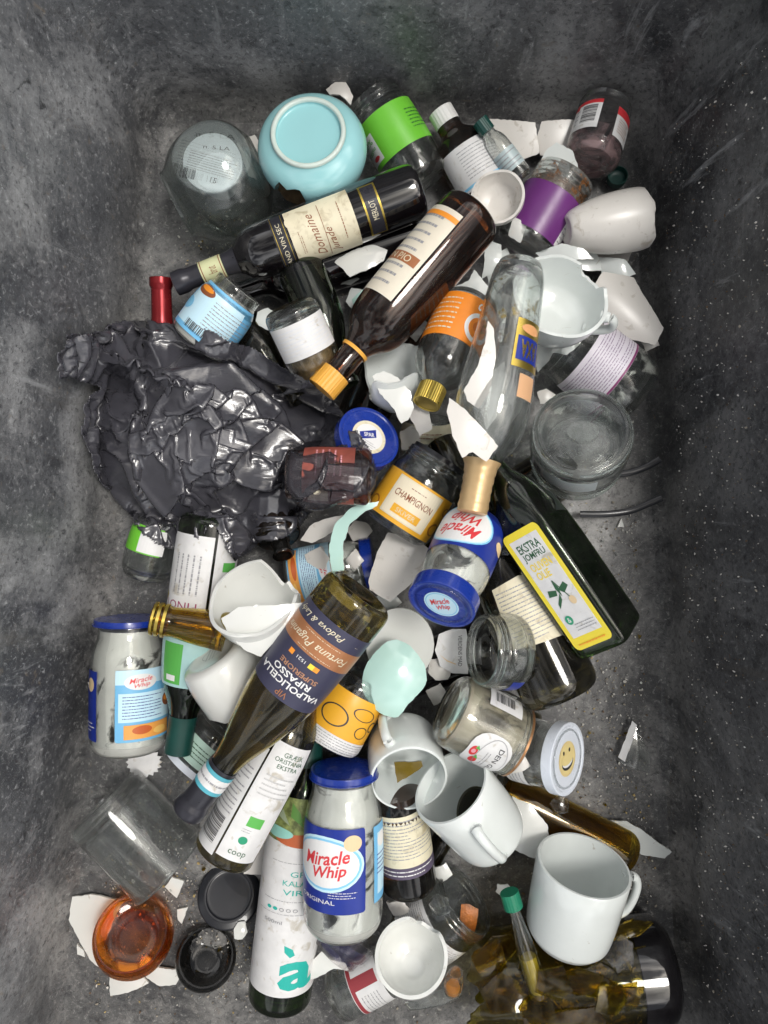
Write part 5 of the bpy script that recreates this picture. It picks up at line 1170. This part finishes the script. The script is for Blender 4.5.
    for it in range(320):
        V_ = (P - Q) * .90; Q = P.copy(); P = P + V_; P[..., 2] -= .00004
        for a, b_, L, k in cons:
            d = P[b_] - P[a]; l = np.sqrt((d * d).sum(-1)) + 1e-9; cdd = d * ((1 - L / l)[..., None] * k)
            P[a] += cdd; P[b_] -= cdd
        P[..., 2] = np.maximum(P[..., 2], Gf)
        P[..., 0] += (X0_ - P[..., 0]) * .0006; P[..., 1] += (Y0_ - P[..., 1]) * .0006
        hi = P[..., 2] - Gf - .022; P[..., 2] -= np.maximum(hi, 0) * .3
        P[pin, 0] = X0_[pin]; P[pin, 1] = Y0_[pin]; P[pin, 2] = np.minimum(P[pin, 2], Gf[pin] + .006)
    return P, M
PB, MB_ = bag_sim()
bm = bmesh.new(); vv = {}
for j in range(GY + 1):
    for i in range(GX + 1):
        if MB_[j, i]: vv[i, j] = bm.verts.new(PB[j, i])
BAGCUT = [(286, 446), (320, 438), (352, 436), (374, 452), (379, 472), (374, 493), (344, 503), (306, 510), (288, 500), (282, 470)]
for (i, j) in vv:
    if (i + 1, j) in vv and (i, j + 1) in vv and (i + 1, j + 1) in vv:
        f = bm.faces.new((vv[i, j], vv[i, j + 1], vv[i + 1, j + 1], vv[i + 1, j]))
        x = X0 + (X1 - X0) * i / GX + 8 * noise.noise((i / 9, j / 9, 0)); y = Y0 + (Y1 - Y0) * j / GY
        if inside(x, y, BAGCUT): f.material_index = 1
def bag_mat(name, clear):
    m, t, b = mat_base(name)
    n = nz(t, 30, 4, 1.0)
    c = mixc(t, n.outputs[0], (.036, .036, .044), (.072, .071, .086)); t.links.new(c, b.inputs['Base Color'])
    b.inputs['Roughness'].default_value = .2; b.inputs['IOR'].default_value = 1.8; b.inputs['Coat Weight'].default_value = .4; b.inputs['Coat Roughness'].default_value = .15
    n2 = nz(t, 60, 6, 1.2, .6, stretch=((1, 3.5, 1), (0, 0, R_(35)))); n4 = nz(t, 40, 3, 2.5)
    ad = N(t, 'ShaderNodeMath', operation='ADD'); t.links.new(n2.outputs[0], ad.inputs[0]); t.links.new(n4.outputs[0], ad.inputs[1])
    bump(t, b, ad.outputs[0], .2, .0018)
    if clear:
        tr = N(t, 'ShaderNodeBsdfTransparent'); tr.inputs[0].default_value = (.80, .77, .78, 1); mx = N(t, 'ShaderNodeMixShader')
        b.inputs['Base Color'].default_value = (.2, .18, .19, 1)
        mx.inputs[0].default_value = .34
        t.links.new(tr.outputs[0], mx.inputs[1]); t.links.new(b.outputs[0], mx.inputs[2]); t.links.new(mx.outputs[0], t.nodes['Material Output'].inputs['Surface'])
    return m
me = bm_mesh('plastic_bag', bm)
bag = link('plastic_bag', me, [bag_mat('bag_film', False), bag_mat('bag_film_see_through', True)], sharp=180)
if sum(p.normal.z for p in me.polygons) < 0: me.flip_normals()
sm = bag.modifiers.new('film', 'SOLIDIFY'); sm.thickness = .0004
tagit(bag, 'crumpled shiny dark grey plastic bag draped over the left of the heap', 'plastic bag')

# ------------------------------------------------------------------ black strips, crumbs, small debris
def strip(lab, pts, z, r):
    P = [at(x, y, z + k) for x, y, k in pts]
    Q = []
    for a, b, c, d in zip([P[0]] + P[:-2], P[:-1], P[1:], P[2:] + [P[-1]]):
        for k in range(5):
            t_ = k / 5; Q.append(.5 * ((2 * b) + (c - a) * t_ + (2 * a - 5 * b + 4 * c - d) * t_ ** 2 + (3 * b - a - 3 * c + d) * t_ ** 3))
    Q.append(P[-1])
    o = link('plastic_strip', tube_mesh('plastic_strip', Q, r, .0015, Vector((0, 0, 1)), 8), BLACKL)
    tagit(o, lab, 'strip')
strip('upper short black plastic strip poking out beside the upside down jar', [(618, 474, 0), (632, 472, .002), (646, 467, .004), (660, 459, .008)], .02, .0045)
strip('lower longer black plastic strip reaching right above the square oil bottle', [(580, 514, 0), (606, 514, .002), (630, 511, .003), (648, 504, .006), (662, 498, .009)], .018, .0042)

def debris(name, lab, cat, n, pick, mats, smin, smax, flat=.4, seed=1):
    rd = random.Random(seed); V = []; Fc = []; Mi = []
    for k in range(n):
        c = pick(rd)
        if c is None: continue
        s = smin + (smax - smin) * rd.random() ** 3; a = rd.uniform(0, 6.3); m = rd.randint(3, 5); b0 = len(V); el = rd.uniform(.4, 1)
        tx, ty = rd.uniform(-.6, .6), rd.uniform(-.6, .6)
        pr = [(s * rd.uniform(.6, 1) * math.cos(2 * PI * i / m), s * el * rd.uniform(.6, 1) * math.sin(2 * PI * i / m)) for i in range(m)]
        pr = [(x * math.cos(a) - y * math.sin(a), x * math.sin(a) + y * math.cos(a)) for x, y in pr]
        h = s * flat
        for dz in (0, h):
            for x, y in pr: V.append((c.x + x, c.y + y, c.z + dz + (tx * x + ty * y) + .0002 + s * .3))
        Fc.append(tuple(b0 + m + i for i in range(m))); Fc.append(tuple(b0 + m - 1 - i for i in range(m)))
        for i in range(m): Fc.append((b0 + i, b0 + (i + 1) % m, b0 + m + (i + 1) % m, b0 + m + i))
        mi = rd.randrange(len(mats)); Mi += [mi] * (m + 2)
    me = bpy.data.meshes.new(name); me.from_pydata(V, [], Fc)
    for m in mats: me.materials.append(m)
    for p, k in zip(me.polygons, Mi): p.material_index = k
    o = bpy.data.objects.new(name, me); COL.objects.link(o); tagit(o, lab, cat, kind='stuff'); return o
def floor_pick(rd):
    if rd.random() < .55:
        cxy = rd.choice([(620, 560, 25, 60), (615, 700, 30, 50), (600, 800, 40, 40), (640, 860, 30, 30), (200, 890, 50, 30), (140, 880, 30, 20), (90, 960, 20, 25), (240, 240, 40, 20), (640, 350, 12, 40), (230, 960, 30, 20), (620, 240, 14, 60)])
        x, y = rd.gauss(cxy[0], cxy[2]), rd.gauss(cxy[1], cxy[3])
    else: x, y = rd.uniform(110, 690), rd.uniform(120, 1040)
    p = at(x, y, 0); v = (.545 - p.y) / 1.405
    if not (-.315 - .155 * v + .05 < p.x < .355 + .07 * v - .04) or p.y > .49: return None
    return p
CR1 = ink(.62, .60, .55, .6); CR2 = ink(.30, .27, .22, .7); CR3 = ink(.12, .08, .05, .8); CR4 = ink(.40, .30, .12, .6)
debris('crumbs', 'fine pale and brown crumbs scattered over the container floor', 'crumbs', 9000, floor_pick, [CR1, CR2, CR1, CR2, CR3, CR4], .0004, .0027, seed=2)
debris('glass_splinters', 'tiny broken glass splinters glittering on the container floor', 'splinters', 700, floor_pick, [glass('splinter_glass', (.9, .93, .92)), glass('splinter_glass', (.9, .93, .92)), YOLIVE], .001, .0045, flat=.5, seed=3)
def wall_pick(rd):
    z = .05 + .5 * rd.random() ** 1.3; y = rd.uniform(-.62, .48); v = (.545 - y) / 1.405
    return Vector((.355 + .07 * v + .15 * (z - .045) - .004, y, z))
debris('wall_grit', 'pale grit and crumbs stuck on the right container wall', 'grit', 3200, wall_pick, [CR1, CR2, CR1, CR3], .0006, .0021, seed=4)
bl = shard
for o in list(S.objects):
    if o.name.startswith('t.') : bpy.data.objects.remove(o)
# repeats of one kind share a group
GR = dict(wine_bottle='wine bottles in the heap', glass_jar='glass jars in the heap', dressing_jar='dressing jars with blue labels', ceramic_mug='white mugs in the heap', ceramic_shard='broken crockery pieces',
          glass_shard='broken glass pieces', oil_bottle='olive oil bottles in the heap', spirit_bottle='spirit bottles in the heap', plastic_strip='black plastic strips', glass_bowl='glass bowls in the heap',
          ceramic_bowl='bowls in the heap', beer_bottle='brown and olive bottle necks', glass_vial='small glass vials')
for o in S.objects:
    k = o.name.split('.')[0]
    if o.parent is None and 'category' in o and 'group' not in o and k in GR: o['group'] = GR[k]
